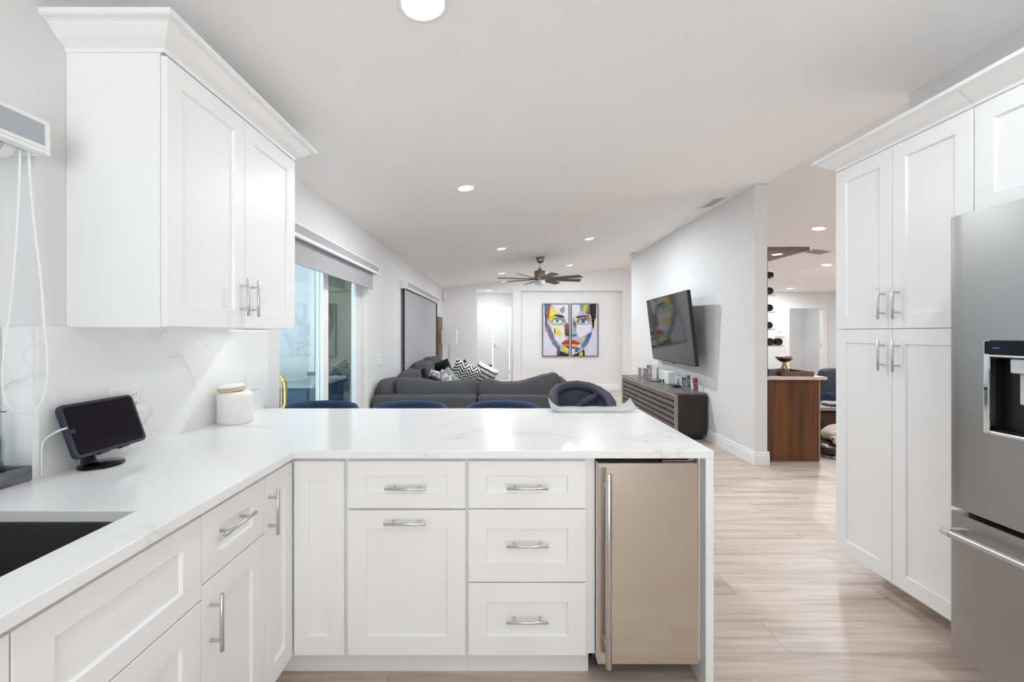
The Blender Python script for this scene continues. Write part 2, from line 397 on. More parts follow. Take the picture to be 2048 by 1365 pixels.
# far wall: doorway to the hall, header and posts around a shallow recess
fw = MB(); y0, y1 = YF, YF + .12
def top(xa, xb): return [(xb, ceil_z(xb)), (xa, ceil_z(xa))]
fw.prism([(XL, 0), (-.605, 0)] + top(XL, -.605), y0, y1)
fw.prism([(-.605, 2.37), (.245, 2.37)] + top(-.605, .245), y0, y1)
fw.prism([(.245, 0), (.43, 0)] + top(.245, .43), y0, y1)
fw.prism([(.43, 2.335), (2.81, 2.335), (2.81, ceil_z(2.81)), (RX, RZ), (.43, ceil_z(.43))], y0, y1)
fw.prism([(2.81, 0), (4.6, 0)] + top(2.81, 4.6), y0, y1)
fw.box(.40, 2.84, y1, y1 + .08, 0, 2.36)
struct(fw.build('wall_far', M['wall']))
struct(MB().box(XT, XT + .127, 4.38, 8.57, 0, ceil_z(XT)).build('wall_television', M['wall']))
struct(MB().box(XT, XT + .127, YB, 2.72, 0, ceil_z(XT)).build('wall_right', M['wall']))
# room with the bar beyond the opening
br = MB()
DX0, DX1, DH = 7.86, 8.80, 2.02
br.box(4.6, DX0, YR, YR + .12, 0, FZ); br.box(DX1, 9.9, YR, YR + .12, 0, FZ); br.box(DX0, DX1, YR, YR + .12, DH, FZ)
br.box(4.48, 4.6, YF + .12, YR, 0, ceil_z(4.48)); br.box(9.78, 9.9, 0, 3, 0, FZ); br.box(9.78, 9.9, 7, YR, 0, FZ); br.box(9.78, 9.9, 3, 7, 2.2, FZ)
br.prism([(XT + .127, 0), (9.9, 0), (9.9, FZ), (FXX, FZ), (XT + .127, ceil_z(XT + .127))], -.12, 0)
struct(br.build('wall_bar_room', M['wallb']))
w = MB(); frame_box(w, 9.81, 9.86, 3, 7, 0, 2.2, .06, 'x'); w.box(9.81, 9.86, 4.97, 5.03, .06, 2.14); wo = struct(w.build('added_window_bar', M['trim']))  # window added out of view to brighten the bar room with daylight
MB().box(9.832, 9.838, 3.06, 6.94, .06, 2.14).build('pane', M['clear'], wo)
# little room behind the bar room's door, and the hall behind the far wall
h = MB(); h.box(7.2, 9.6, 13.6, 13.7, 0, 2.5); h.box(7.1, 7.2, YR + .12, 13.7, 0, 2.5); h.box(9.6, 9.7, YR + .12, 13.7, 0, 2.5); h.box(7.1, 9.7, YR + .12, 13.7, 2.48, 2.56)
struct(h.build('wall_side_room', M['wallb']))
h = MB(); HY = 12.1
h.box(-1.0, -.28, HY, HY + .1, 0, 2.46); h.box(-.28, .20, HY, HY + .1, 2.03, 2.46); h.box(.20, .32, HY, HY + .1, 0, 2.46)
h.box(-1.0, -.9, YF + .2, HY, 0, 2.46); h.box(.30, .40, YF + .2, HY, 0, 2.46); h.box(-1.0, .4, YF + .12, HY + .1, 2.46, 2.52)
h.box(-1.0, -.605, YF + .12, YF + .2, 0, 2.46); h.box(.245, .40, YF + .12, YF + .2, 0, 2.46)
struct(h.build('wall_hall', M['wallb']))
# hall door
dr = MB(); dr.box(-.27, .19, HY + .02, HY + .055, .01, 2.02)
dr = struct(dr.build('door_1', M['trim']))
dh = MB(); dh.box(-.255, -.195, HY + .005, HY + .02, .96, 1.04); dh.cyl((-.225, HY + .02, 1.0), (-.225, HY - .045, 1.0), .011); dh.cyl((-.235, HY - .045, 1.0), (-.11, HY - .045, 1.0), .010)
dh.build('door_handle', M['nickel'], dr)
hg = MB()
for z in (.25, 1.05, 1.85): hg.box(.186, .198, HY + .0, HY + .02, z - .05, z + .05)
hg.build('hinge', M['nickel'], dr)
t = MB(); frame_box(t, -.35, .27, HY - .016, HY, -.07, 2.10, .07, 'y'); struct(t.build('trim_1', M['trim']))
# bar room door casing
t = MB()
for xx in (DX0 - .11, DX1): t.box(xx, xx + .11, YR - .02, YR, 0, DH + .11)
t.box(DX0, DX1, YR - .02, YR, DH, DH + .11)
t.box(DX0, DX0 + .02, YR, YR + .12, 0, DH); t.box(DX1 - .02, DX1, YR, YR + .12, 0, DH)
t = struct(t.build('trim_2', M['trim'], bevel=.004))
MB().box(DX1 - .024, DX1 - .02, YR + .04, YR + .07, .95, 1.06).build('strike_plate', M['nickel'], t)
# baseboards
def baseboard(name, pts, h=.135, d=.016):
    mb = MB()
    prof = [(0, 0), (d, 0), (d, h * .72), (d * .75, h * .76), (d * .75, h * .9), (d * .35, h), (0, h)]
    for (ax, ay), (bx, by), (nx, ny) in pts:
        n = len(prof)
        vs = [(ax + nx * o, ay + ny * o, z) for o, z in prof] + [(bx + nx * o, by + ny * o, z) for o, z in prof]
        mb.add(vs, [list(range(n)), list(range(2 * n - 1, n - 1, -1))] + [(i, (i + 1) % n, (i + 1) % n + n, i + n) for i in range(n)], False)
    return struct(mb.build(name, M['trim']))
b = .016
baseboard('baseboard_television', [((XT, 8.57), (XT, 4.38 - b), (-1, 0)), ((XT, 4.38), (XT + .127 + b, 4.38), (0, -1)), ((XT + .127, 4.38), (XT + .127, 4.46), (1, 0))])
baseboard('baseboard_far', [((.44, YF + .12), (2.80, YF + .12), (0, -1)), ((2.81, YF), (4.4, YF), (0, -1)), ((XL, YF), (-.605, YF), (0, -1)), ((.245, YF), (.43, YF), (0, -1))], .14)
baseboard('baseboard_left', [((XL, D1), (XL, V0), (1, 0)), ((XL, V1), (XL, YF), (1, 0))])
baseboard('baseboard_right', [((XT, 2.46), (XT, 2.72 + b), (-1, 0)), ((XT, 2.72), (XT + .127, 2.72), (0, 1))])
baseboard('baseboard_bar_room', [((4.6, YR), (DX0 - .11, YR), (0, -1)), ((DX1 + .11, YR), (9.78, YR), (0, -1))])

# kitchen window (deep in its reveal) and sill slab
w = MB(); frame_box(w, xa + .005, xa + .055, W0, W1, WB, WT, .05, 'x'); w.box(xa + .005, xa + .055, (W0 + W1) / 2 - .025, (W0 + W1) / 2 + .025, WB + .05, WT - .05)
wo = struct(w.build('window_1', M['trim']))
MB().box(xa + .027, xa + .033, W0 + .05, W1 - .05, WB + .05, WT - .05).build('pane', M['dimmed_glass'], wo)
struct(MB().box(xa + .06, XL - .0005, W0, W1, WB - .029, WB).build('trim_4', M['quartz']))
# sliding door: outer frame, two sashes, glass
w = MB(); fx0, fx1 = xa + .0, XL - .068
frame_box(w, fx0, fx1, D0, D1, 0, DT, .05, 'x'); do = struct(w.build('door_2', M['trim'], bevel=.003))
for nm, xx, ya, yb, sw in (('sliding_sash', fx0 + .045, 3.545, D1 - .05, .10), ('sliding_sash', fx0 + .008, D0 + .05, 3.62, .07)):
    w = MB(); frame_box(w, xx, xx + .03, ya, yb, .05, DT - .05, sw, 'x'); sa = w.build(nm, M['trim'], do, bevel=.003)
    MB().box(xx + .012, xx + .018, ya + sw, yb - sw, .05 + sw, DT - .05 - sw).build('pane', M['glassdoor'], sa)
# wide window behind the long shade
w = MB(); frame_box(w, xa, XL - .09, V0, V1, 0, VT, .05, 'x'); wo = struct(w.build('window_2', M['trim']))
MB().box(xa + .02, xa + .026, V0 + .05, V1 - .05, .05, VT - .05).build('pane', M['gblack'], wo)

# ------------------------------------------------------------------ ceiling fixtures
def tilt(x): return Matrix.Rotation(-math.atan(SL), 3, 'Y') if x < RX else (Matrix.Rotation(math.atan(SR), 3, 'Y') if x < FXX else Matrix.Identity(3))
def can(x, y, label, r=.062, w=1.0, z=None):
    q = tilt(x) if z is None else Matrix.Identity(3); z = ceil_z(x) if z is None else z
    o = thing('recessed_light', label, 'ceiling light', (x, y, z), group='recessed ceiling lights')
    MB().lathe([(r, -.0005), (r + .002, -.004), (r + .012, -.005), (r + .018, -.0005)], (x, y, z), 32, q).build('trim_ring', M['trim'], o)
    MB().lathe([(r, -.0012), (r * .98, -.003), (.0001, -.0035)], (x, y, z), 32, q).build('lens', M['lens'], o)
    l = bpy.data.lights.new('lamp', 'AREA'); l.shape = 'DISK'; l.size = 2 * r; l.energy = CAN_W * w; l.color = (.905, .957, 1.0)
    lo = bpy.data.objects.new('lamp', l); COL.objects.link(lo); lo.parent = o
    lo.location = q @ Vector((0, 0, -.006)); lo.rotation_euler = q.to_euler()
    return o
can(-.287, 1.55, 'large round recessed light cut by the top edge, above the peninsula', .075, .32)
can(-.30, 3.515, 'round recessed light just past the white wall cabinet, alone in mid ceiling', w=3.8)
can(-.014, 6.2, 'recessed ceiling light behind and left of the fan canopy', w=LIV)
can(1.256, 6.21, 'recessed ceiling light right of the fan, the larger and nearer of that pair', w=1.5 * LIV)
can(1.356, 8.7, 'small recessed ceiling light above the right fan blades', w=LIV)
can(-.02, 8.74, 'small recessed ceiling light just above the left fan blades', w=LIV)
can(4.04, 5.497, 'recessed light beside the pantry crown, nearest in the bar room', .07, 4.6)
can(5.42, 7.19, 'recessed light below the ceiling vent in the bar room', .07, 4.6)
can(7.29, 10.9, 'small recessed light over the back wall of the bar room', .075, 4.6)
# kitchen grid carried on out of frame, plus unseen lights added for brightness
can(1.30, 1.0, 'recessed kitchen ceiling light over the aisle, outside the photo', w=1.3)
can(-.287, -.6, 'recessed kitchen ceiling light behind the viewer, above the sink', w=1.0)
can(1.30, -.6, 'recessed kitchen ceiling light behind the viewer, before the refrigerator', w=1.0)
can(.50, -2.0, 'added unseen kitchen ceiling light at the back wall', w=1.0)  # extra lamp added behind the camera for its light
can(4.2, 2.4, 'added unseen light over the dining side of the bar room', w=3.8)  # this and the next two are added to brighten the bar room
can(7.0, 4.0, 'added unseen light at the right side of the bar room', w=3.8)
can(8.3, 8.3, 'added unseen light in the far right of the bar room', w=3.8)
can(-.35, 11.2, 'recessed light on the hall ceiling behind the far doorway', .075, 1.9, 2.46)
can(8.3, 12.8, 'recessed light in the small room behind the bar room door casing', .075, 1.9, 2.48)

def vent(x, y, sx, sy, label, slats=9):
    z = ceil_z(x); q = tilt(x)
    o = thing('ceiling_vent', label, 'air vent', (x, y, z), group='ceiling vents')
    def rot(mb): mb.v = [tuple(q @ Vector(v) + Vector((x, y, z))) for v in mb.v]; return mb
    m = MB(); frame_box(m, -sx, sx, -sy, sy, -.006, -.0005, .02, 'z') if False else None
    m = MB(); m.box(-sx, -sx + .022, -sy, sy, -.007, -.0005); m.box(sx - .022, sx, -sy, sy, -.007, -.0005)
    m.box(-sx + .022, sx - .022, -sy, -sy + .022, -.007, -.0005); m.box(-sx + .022, sx - .022, sy - .022, sy, -.007, -.0005)
    rot(m).build('vent_frame', M['trim'], o)
    m = MB(); m.box(-sx + .022, sx - .022, -sy + .022, sy - .022, -.0018, -.0008); rot(m).build('backing', M['ventback'], o)
    m = MB(); n = slats
    for k in range(n):
        xx = -sx + .022 + (2 * sx - .044) * (k + .5) / n; m.box(xx - .004, xx + .004, -sy + .022, sy - .022, -.006, -.002)
    rot(m).build('louvre', M['vent'], o); return o
vent(2.40, 4.92, .085, .20, 'long white slotted vent in the ceiling beside the wall with the television')
vent(2.46, 8.10, .075, .17, 'small distant ceiling vent near the far end of the television wall')
vent(4.77, 6.51, .15, .15, 'square ceiling vent behind the walnut board over the bar')

# ceiling fan
FX_, FY_ = .638, 7.32; FCZ = ceil_z(FX_)
def fan(name, x, y, zc, drop, label, ph, nb=8, R_=.735, metal='bronze'):
    o = thing(name, label, 'ceiling fan', (x, y, zc))
    zb = zc - drop
    MB().lathe([(.0001, -.105), (.035, -.10), (.062, -.085), (.068, -.05), (.066, -.032), (.082, -.025), (.084, -.004), (.078, 0.006)], (x, y, zc), 32, tilt(x)).build('ceiling_canopy', M[metal], o)
    MB().cyl((x, y, zc - .095), (x, y, zb + .17), .014).build('downrod', M[metal], o)
    MB().lathe([(.045, .135), (.040, .150), (.024, .178), (.018, .19), (.0001, .19)], (x, y, zb), 24).build('coupling', M[metal], o)
    MB().lathe([(.085, -.02), (.105, -.012), (.108, .0), (.105, .012), (.10, .02), (.10, .13), (.092, .137), (.0001, .138)], (x, y, zb), 32).build('motor_housing', M[metal], o)
    MB().lathe([(.0001, -.105), (.07, -.103), (.088, -.094), (.092, -.075), (.092, -.03), (.088, -.02), (.0001, -.02)], (x, y, zb), 32).build('light_bowl', M['frost'], o)
    for k in range(nb):
        a = R(ph + 360 / nb * k); ca, sa = math.cos(a), math.sin(a); tl = R(-13)
        def P(u, v, n):
            vv = v * math.cos(tl) - n * math.sin(tl); nn = v * math.sin(tl) + n * math.cos(tl)
            return (x + ca * u - sa * vv, y + sa * u + ca * vv, zb + .0 + nn)
        outl = [(.10, -.028), (.17, -.045), (.30, -.055), (R_ - .01, -.066), (R_ + .018, .045), (R_ + .01, .058), (.30, .052), (.17, .042), (.10, .028)]
        n = len(outl); m = MB()
        m.add([P(u, v, -.004) for u, v in outl] + [P(u, v, .004) for u, v in outl],
              [list(range(n)), list(range(2 * n - 1, n - 1, -1))] + [(i, (i + 1) % n, (i + 1) % n + n, i + n) for i in range(n)], False)
        bl = m.build('blade', M['blade'], o)
        m = MB(); pp = [P(.085, 0, .008), P(.12, 0, .008), P(.20, 0, .007)]; m.tube(pp, [.016, .013, .008], 8); m.build('blade_arm', M[metal], bl)
    return o
fan('ceiling_fan', FX_, FY_, FCZ, .375, 'bronze eight-blade fan hanging in the middle of the living room ceiling', 14)

# motion sensor, light switches, outlets
o = thing('motion_sensor', 'small white motion sensor high in the far left wall corner', 'motion sensor', (-1.345, YF - .012, 2.19))
MB().box(-1.375, -1.315, YF - .045, YF - .001, 2.13, 2.26, .012).build('housing', M['plastic'], o); MB().box(-1.362, -1.328, YF - .049, YF - .0445, 2.145, 2.20, .002).build('lens_window', M['trim'], o)
def plate(name, label, P, w, h, kind, n, group='wall plates'):
    o = thing(name, label, 'outlet' if kind == 'outlet' else 'light switch', P(w / 2, h / 2, 0), group=group)
    m = MB(); c = .004
    vs = [P(0, 0, .0005), P(w, 0, .0005), P(w, h, .0005), P(0, h, .0005), P(0, 0, .004), P(w, 0, .004), P(w, h, .004), P(0, h, .004), P(c, c, .007), P(w - c, c, .007), P(w - c, h - c, .007), P(c, h - c, .007)]
    m.add(vs, [(3, 2, 1, 0), (8, 9, 10, 11)] + [(k * 4 + i, k * 4 + (i + 1) % 4, (k + 1) * 4 + (i + 1) % 4, (k + 1) * 4 + i) for k in range(2) for i in range(4)], False)
    m.build('cover_plate', M['plastic'], o)
    for k in range(n):
        cu = w * (k + .5) / n
        m = MB(); m.add([P(cu - .017, h / 2 - .034, .0065), P(cu + .017, h / 2 - .034, .0065), P(cu + .017, h / 2 + .034, .0065), P(cu - .017, h / 2 + .034, .0065),
                         P(cu - .016, h / 2 - .033, .0085), P(cu + .016, h / 2 - .033, .0085), P(cu + .016, h / 2 + .033, .0095), P(cu - .016, h / 2 + .033, .0095)],
                        [(3, 2, 1, 0), (4, 5, 6, 7)] + [(i, (i + 1) % 4, (i + 1) % 4 + 4, i + 4) for i in range(4)], False)
        m.build('socket' if kind == 'outlet' else 'rocker', M['trim'], o)
        if kind == 'outlet':
            for dz in (-.017, .017):
                for du in (-.006, .006):
                    a = [P(cu + du - .0012, h / 2 + dz - .004, .0100), P(cu + du + .0012, h / 2 + dz - .004, .0100), P(cu + du + .0012, h / 2 + dz + .004, .0100), P(cu + du - .0012, h / 2 + dz + .004, .0100)]
                    MB().add(a, [(0, 1, 2, 3)], False).build('slot', M['dark'], o)
    return o
PL = lambda y, z, x=XL: frame((x, y, z), (0, 1, 0), (0, 0, 1), (1, 0, 0))
plate('light_switch', 'white double light switch on the grey wall between the two shades', PL(4.79, .97), .165, .125, 'switch', 2)
plate('wall_outlet', 'white double outlet on the backsplash, half behind the tablet', PL(1.522, 1.035, XL + .01), .122, .118, 'outlet', 2)
plate('light_switch', 'white plate on the backsplash behind the lidded jar', PL(2.32, 1.025, XL + .01), .125, .115, 'switch', 2)
PB = lambda x, z: frame((x, YR, z), (1, 0, 0), (0, 0, 1), (0, -1, 0))
plate('light_switch', 'white switch plate under the alarm keypad, bar room back wall', PB(7.66, .85), .07, .13, 'switch', 1)
o = thing('alarm_keypad', 'white alarm keypad on the bar room back wall beside the door casing', 'keypad', (7.58, YR - .01, 1.34))
MB().box(7.48, 7.72, YR - .03, YR - .001, 1.25, 1.42, .006).build('case', M['plastic'], o)
MB().box(7.50, 7.66, YR - .032, YR - .0295, 1.355, 1.40).build('display', M['vent'], o)
m = MB()
for i in range(4):
    for j in range(2): m.box(7.51 + i * .05, 7.545 + i * .05, YR - .033, YR - .0295, 1.27 + j * .035, 1.295 + j * .035)
m.build('button', M['trim'], o)

# ------------------------------------------------------------------ roller shades on the left wall
def shade(label, y0, y1, ztop, zbot, drop, xf, fab, name='roller_shade', ys0=None, ys1=None, proj=None):
    o = thing(name, label, 'window shade', (XL, (y0 + y1) / 2, zbot))
    ex = .006
    m = MB(); m.box(XL + .001, xf, y0, y1, ztop - .012, ztop, .003); m.box(XL + .001, xf, y0, y0 + .012, zbot, ztop - .012); m.box(XL + .001, xf, y1 - .012, y1, zbot, ztop - .012)
    m.box(XL + .001, XL + .012, y0 + .012, y1 - .012, zbot + .02, ztop - .012)
    m.box(xf - .014, xf, y0 + .012, y1 - .012, zbot + .012, zbot + .022); m.box(xf - .03, xf, y0 + .012, y1 - .012, zbot, zbot + .012, .003)
    m.build('cassette', M['trim'], o)
    MB().box(xf - .012, xf - .003, y0 + .012, y1 - .012, zbot + .022, ztop - .012).build('fascia_insert', fab, o)
    ys0 = y0 + .03 if ys0 is None else ys0; ys1 = y1 - .03 if ys1 is None else ys1
    xs = XL + .052
    if drop:
        rc = .026
        MB().cyl((xs - .02, ys0, (ztop + zbot) / 2 + .005), (xs - .02, ys1, (ztop + zbot) / 2 + .005), rc, 20).build('roller_tube', fab, o)
        m = MB(); m.box(xs - .001, xs + .001, ys0, ys1, zbot - drop, (ztop + zbot) / 2); f = m.build('shade_cloth', fab, o)
        MB().box(xs - .006, xs + .006, ys0, ys1, zbot - drop - .012, zbot - drop + .002, .004).build('hem_bar', fab, f)
    return o
shade('grey roller shade rolled high over the glass sliding door', 2.56, 4.55, 2.045, 1.955, .150, XL + .10, M['shadefab'], ys0=2.62, ys1=4.46)
sh = shade('long grey roller shade drawn fully down behind the sofa', 5.90, 8.92, 2.06, 1.955, 1.90, XL + .10, M['shadefab'], ys0=5.93, ys1=8.69)
# kitchen shade: short cassette, roller end, cord loop
o = shade('blue grey roller shade cassette over the kitchen window, cut by the frame', .05, 1.236, 1.945, 1.85, 0, XL + .10, M['shadeblue'], name='kitchen_roller_shade')
MB().cyl((XL + .02, .12, 1.86), (XL + .02, 1.165, 1.86), .03, 24).build('roller_tube', M['vent'], o)
MB().cyl((XL + .02, 1.165, 1.86), (XL + .02, 1.19, 1.86), .034, 24).build('end_cap', M['plastic'], o)
def cpt(px, py, x=-1.335):
    d = x * F / (px - VX); return (x, d, Z(py, d))
pts = [cpt(*p) for p in [(40, 300), (39, 360), (34, 460), (26, 560), (18, 640), (9, 700), (5, 750), (8, 790), (22, 818), (47, 827), (72, 818), (88, 790), (95, 745), (94, 700), (88, 640), (82, 560), (70, 460), (62, 380), (57, 300)]]
def smooth(P_, n=5):
    P_ = [Vector(q) for q in P_]; out = []
    for i in range(len(P_) - 1):
        p0, p1, p2, p3 = P_[max(i - 1, 0)], P_[i], P_[i + 1], P_[min(i + 2, len(P_) - 1)]
        for k in range(n):
            t = k / n; out.append(.5 * (2 * p1 + (p2 - p0) * t + (2 * p0 - 5 * p1 + 4 * p2 - p3) * t * t + (3 * p1 - p0 - 3 * p2 + p3) * t ** 3))
    return out + [P_[-1]]
MB().tube(smooth(pts), .0028, 8).build('cord_loop', M['plastic'], o)

# wooden wall art and dark strip at the far end of the left wall
o = thing('wall_art', 'tall reclaimed brown wood panel hung on the left wall by the floor lamp', 'wall art', (XL, 9.5, .75))
for k in range(5): MB().box(XL + .002, XL + .035, 9.24 + k * .11, 9.24 + k * .11 + .108, .78 + .01 * (k % 2), 1.70 - .008 * (k % 3), .003).build('plank', M['reclaim'], o)
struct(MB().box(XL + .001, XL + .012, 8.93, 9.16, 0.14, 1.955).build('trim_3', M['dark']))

# floor lamp
lx, ly = -1.155, 9.35
o = thing('floor_lamp', 'thin stemmed floor lamp with white rectangular shade in the far corner', 'floor lamp', (lx, ly, 0))
MB().lathe([(.0001, 0), (.13, 0), (.13, .012), (.12, .02), (.0001, .022)], (lx, ly, 0), 32).build('base', M['nickel'], o)
MB().cyl((lx, ly, .02), (lx, ly, 1.10), .009, 12).build('pole', M['nickel'], o)
m = MB()
for s_ in (-1, 1): m.box(lx - .155, lx + .155, ly + s_ * .10 - .003, ly + s_ * .10 + .003, 1.10, 1.425); m.box(lx + s_ * .155 - .003, lx + s_ * .155 + .003, ly - .103, ly + .103, 1.10, 1.425)
m.box(lx - .15, lx + .15, ly - .006, ly + .006, 1.10, 1.108); m.build('lamp_shade', M['lampshade'], o)

# ------------------------------------------------------------------ backsplash
bs = MB(); bs.box(XL, XL + .01, W1, 2.55, .905, 1.36); bs.box(xa + .06, XL, W1 - .01, W1, .905, 1.36)
struct(bs.build('wall_backsplash', M['quartz']))
# ------------------------------------------------------------------ kitchen
CT, CB = .905, .876            # countertop top and underside
PF = 1.62                      # front face of the peninsula doors
LF = -.79                      # front face of the left run doors
TH = .02
KZ = .118                      # underside of the base cabinets
def front(parent, name, P, u0, u1, v0, v1, pull=None, rail=.068):
    """one door or drawer front on plane map P with an optional pull (du, dv, direction) from its centre"""
    Q = lambda u, v, n: P(u0 + u, v0 + v, n)
    d = shaker(Q, u1 - u0, v1 - v0, min(rail, (u1 - u0) * .29), TH, railv=.055 if v1 - v0 < .25 else .072).build(name, M['white'], parent)
    if pull: bar_pull(P, pull[0], pull[1], pull[2], n0=TH if len(pull) < 4 else TH - .009).build('handle', M['nickel'], d)
    return d
PP = frame((0, PF + TH, 0), (1, 0, 0), (0, 0, 1), (0, -1, 0))       # peninsula fronts
PLR = frame((LF - TH, 0, 0), (0, 1, 0), (0, 0, 1), (1, 0, 0))       # left run fronts: u runs along depth
YBK = 2.22                                                            # back of the peninsula boxes
# drawer bank and pull-out cabinet
o = thing('base_cabinet', 'white peninsula cabinet with three stacked drawers, left of the steel cooler', 'cabinet', (.10, PF + .3, 0), group='white base cabinets')
m = MB(); m.box(-.134, .352, PF + TH + .001, YBK, KZ, CB - .001); m.build('body', M['white'], o)
MB().box(-.134, .340, PF + .085, PF + .10, 0, KZ).build('toe_kick', M['white'], o)
front(o, 'drawer', PP, -.128, .315, .679, .858, (.093, .762, 'u', 1)); front(o, 'drawer', PP, -.128, .315, .402, .675, (.093, .547, 'u', 1)); front(o, 'drawer', PP, -.128, .315, .125, .397, (.093, .264, 'u', 1))
o = thing('base_cabinet', 'white peninsula cabinet with a drawer over one tall pull-out front', 'cabinet', (-.36, PF + .3, 0), group='white base cabinets')
MB().box(-.589, -.1345, PF + TH + .001, YBK, KZ, CB - .001).build('body', M['white'], o)
MB().box(-.589, -.1345, PF + .085, PF + .10, 0, KZ).build('toe_kick', M['white'], o)
front(o, 'drawer', PP, -.583, -.140, .679, .858, (-.361, .760, 'u', 1)); front(o, 'door', PP, -.583, -.140, .125, .672, (-.362, .634, 'u'))
# corner cabinet with two narrow doors
o = thing('corner_cabinet', 'white corner cabinet with two narrow doors meeting at the inside corner', 'cabinet', (-.9, 1.8, 0), group='white base cabinets')
m = MB(); m.box(XL + .002, -.5895, PF + TH + .001, YBK, KZ, CB - .001); m.box(XL + .002, LF - TH - .001, 1.429, PF + TH + .001, KZ, CB - .001); m.build('body', M['white'], o)
m = MB(); m.box(LF - .10, -.5895, PF + .085, PF + .10, 0, KZ); m.box(LF - .10, LF - .085, 1.429, PF + .085, 0, KZ); m.build('toe_kick', M['white'], o)
front(o, 'door', PP, -.786, -.597, .125, .858); front(o, 'door', PLR, 1.431, 1.617, .125, .858, (1.452, .738, 'v'))
# left run
def left_base(label, y0, y1, drawer_pull, doors):
    o = thing('base_cabinet', label, 'cabinet', (-1.1, (y0 + y1) / 2, 0), group='white base cabinets')
    return o
o = thing('base_cabinet', 'narrow white cabinet with one drawer above a door, between sink base and corner', 'cabinet', (-1.1, 1.28, 0), group='white base cabinets')
MB().box(XL + .002, LF - TH - .001, 1.1305, 1.4285, KZ, CB - .001).build('body', M['white'], o)
MB().box(LF - .10, LF - .085, 1.1305, 1.4285, 0, KZ).build('toe_kick', M['white'], o)
front(o, 'drawer', PLR, 1.132, 1.4285, .677, .858, (1.262, .782, 'u', 1)); front(o, 'door', PLR, 1.132, 1.4285, .125, .673, (1.162, .558, 'v'))
o = thing('sink_base_cabinet', 'white sink base cabinet with a wide false drawer front under the dark sink', 'cabinet', (-1.1, .9, 0), group='white base cabinets')
MB().box(XL + .002, LF - TH - .001, .690, 1.1295, KZ, .64).build('body', M['white'], o)
m = MB(); m.box(LF - TH - .03, LF - TH - .001, .690, 1.1295, .64, CB - .001); m.build('face_rail', M['white'], o)
MB().box(LF - .10, LF - .085, .690, 1.1295, 0, KZ).build('toe_kick', M['white'], o)
front(o, 'drawer', PLR, .6925, 1.1295, .640, .858, rail=.066); front(o, 'door', PLR, .6925, 1.1295, .125, .636)
o = thing('base_cabinet', 'sliver of a white cabinet at the lower left corner below the counter edge', 'cabinet', (-1.1, .4, 0), group='white base cabinets')
MB().box(XL + .002, LF - TH - .001, .20, .6895, KZ, .64).build('body', M['white'], o)
MB().box(LF - TH - .03, LF - TH - .001, .20, .6895, .64, CB - .001).build('face_rail', M['white'], o)
MB().box(LF - .10, LF - .085, .20, .6895, 0, KZ).build('toe_kick', M['white'], o)
front(o, 'drawer', PLR, .204, .6895, .640, .858); front(o, 'door', PLR, .204, .6895, .125, .636)
# back panel and end panel of the peninsula
o = thing('peninsula_back_panel', 'white panel closing the stool side of the peninsula', 'panel', (-.3, YBK + .01, 0))
MB().box(-1.37, .75, YBK + .002, YBK + .02, 0, CB - .001).build('board', M['white'], o)
o = thing('cabinet_end_panel', 'white end panel between the steel cooler and the waterfall side', 'panel', (.75, 1.9, 0))
MB().box(.742, .7505, PF + .012, YBK, .10, CB - .001).build('board', M['white'], o)

# countertop: L-shaped slab with sink cut-out, waterfall side
SX, SY0, SY1 = -.898, .33, 1.054
o = thing('countertop', 'white veined quartz countertop turning the corner onto the peninsula', 'countertop', (0, 2.0, CT))
ex = -.77; fy = PF - .03
bm = bmesh.new()
outer = [(XL + .0, 0.16), (ex, 0.16), (ex, fy), (.782, fy), (.782, 2.49), (XL + .0, 2.49)]
# built as rectangles sharing one plane: strips around the sink hole
rects = [(XL + .001, ex, .16, SY0), (SX, ex, SY0, SY1), (XL + .001, -1.305, SY0, SY1), (XL + .001, ex, SY1, fy), (XL + .001, .782, fy, 2.49)]
xs_ = sorted({v for r_ in rects for v in r_[:2]}); ys_ = sorted({v for r_ in rects for v in r_[2:]})
cells = [[any(r_[0] <= (xs_[i] + xs_[i + 1]) / 2 <= r_[1] and r_[2] <= (ys_[j] + ys_[j + 1]) / 2 <= r_[3] for r_ in rects) for j in range(len(ys_) - 1)] for i in range(len(xs_) - 1)]
vt = {}
def gv(i, j, z):
    if (i, j, z) not in vt: vt[i, j, z] = bm.verts.new((xs_[i], ys_[j], z))
    return vt[i, j, z]
ni, nj = len(xs_) - 1, len(ys_) - 1
for i in range(ni):
    for j in range(nj):
        if not cells[i][j]: continue
        bm.faces.new([gv(i, j, CT), gv(i + 1, j, CT), gv(i + 1, j + 1, CT), gv(i, j + 1, CT)])
        bm.faces.new([gv(i, j + 1, CB), gv(i + 1, j + 1, CB), gv(i + 1, j, CB), gv(i, j, CB)])
        for di, dj, e in ((-1, 0, ((i, j), (i, j + 1))), (1, 0, ((i + 1, j + 1), (i + 1, j))), (0, -1, ((i + 1, j), (i, j))), (0, 1, ((i, j + 1), (i + 1, j + 1)))):
            a, c = i + di, j + dj
            if 0 <= a < ni and 0 <= c < nj and cells[a][c]: continue
            (p, q), (r_, s_) = e
            bm.faces.new([gv(p, q, CB), gv(p, q, CT), gv(r_, s_, CT), gv(r_, s_, CB)])
bmesh.ops.dissolve_limit(bm, angle_limit=.01, verts=bm.verts[:], edges=bm.edges[:])
MB().bm(bm).build('slab', M['quartz'], o, bevel=.0025)
MB().box(.752, .782, fy, 2.49, 0, CB).build('waterfall_side', M['quartz'], o, bevel=.0025)

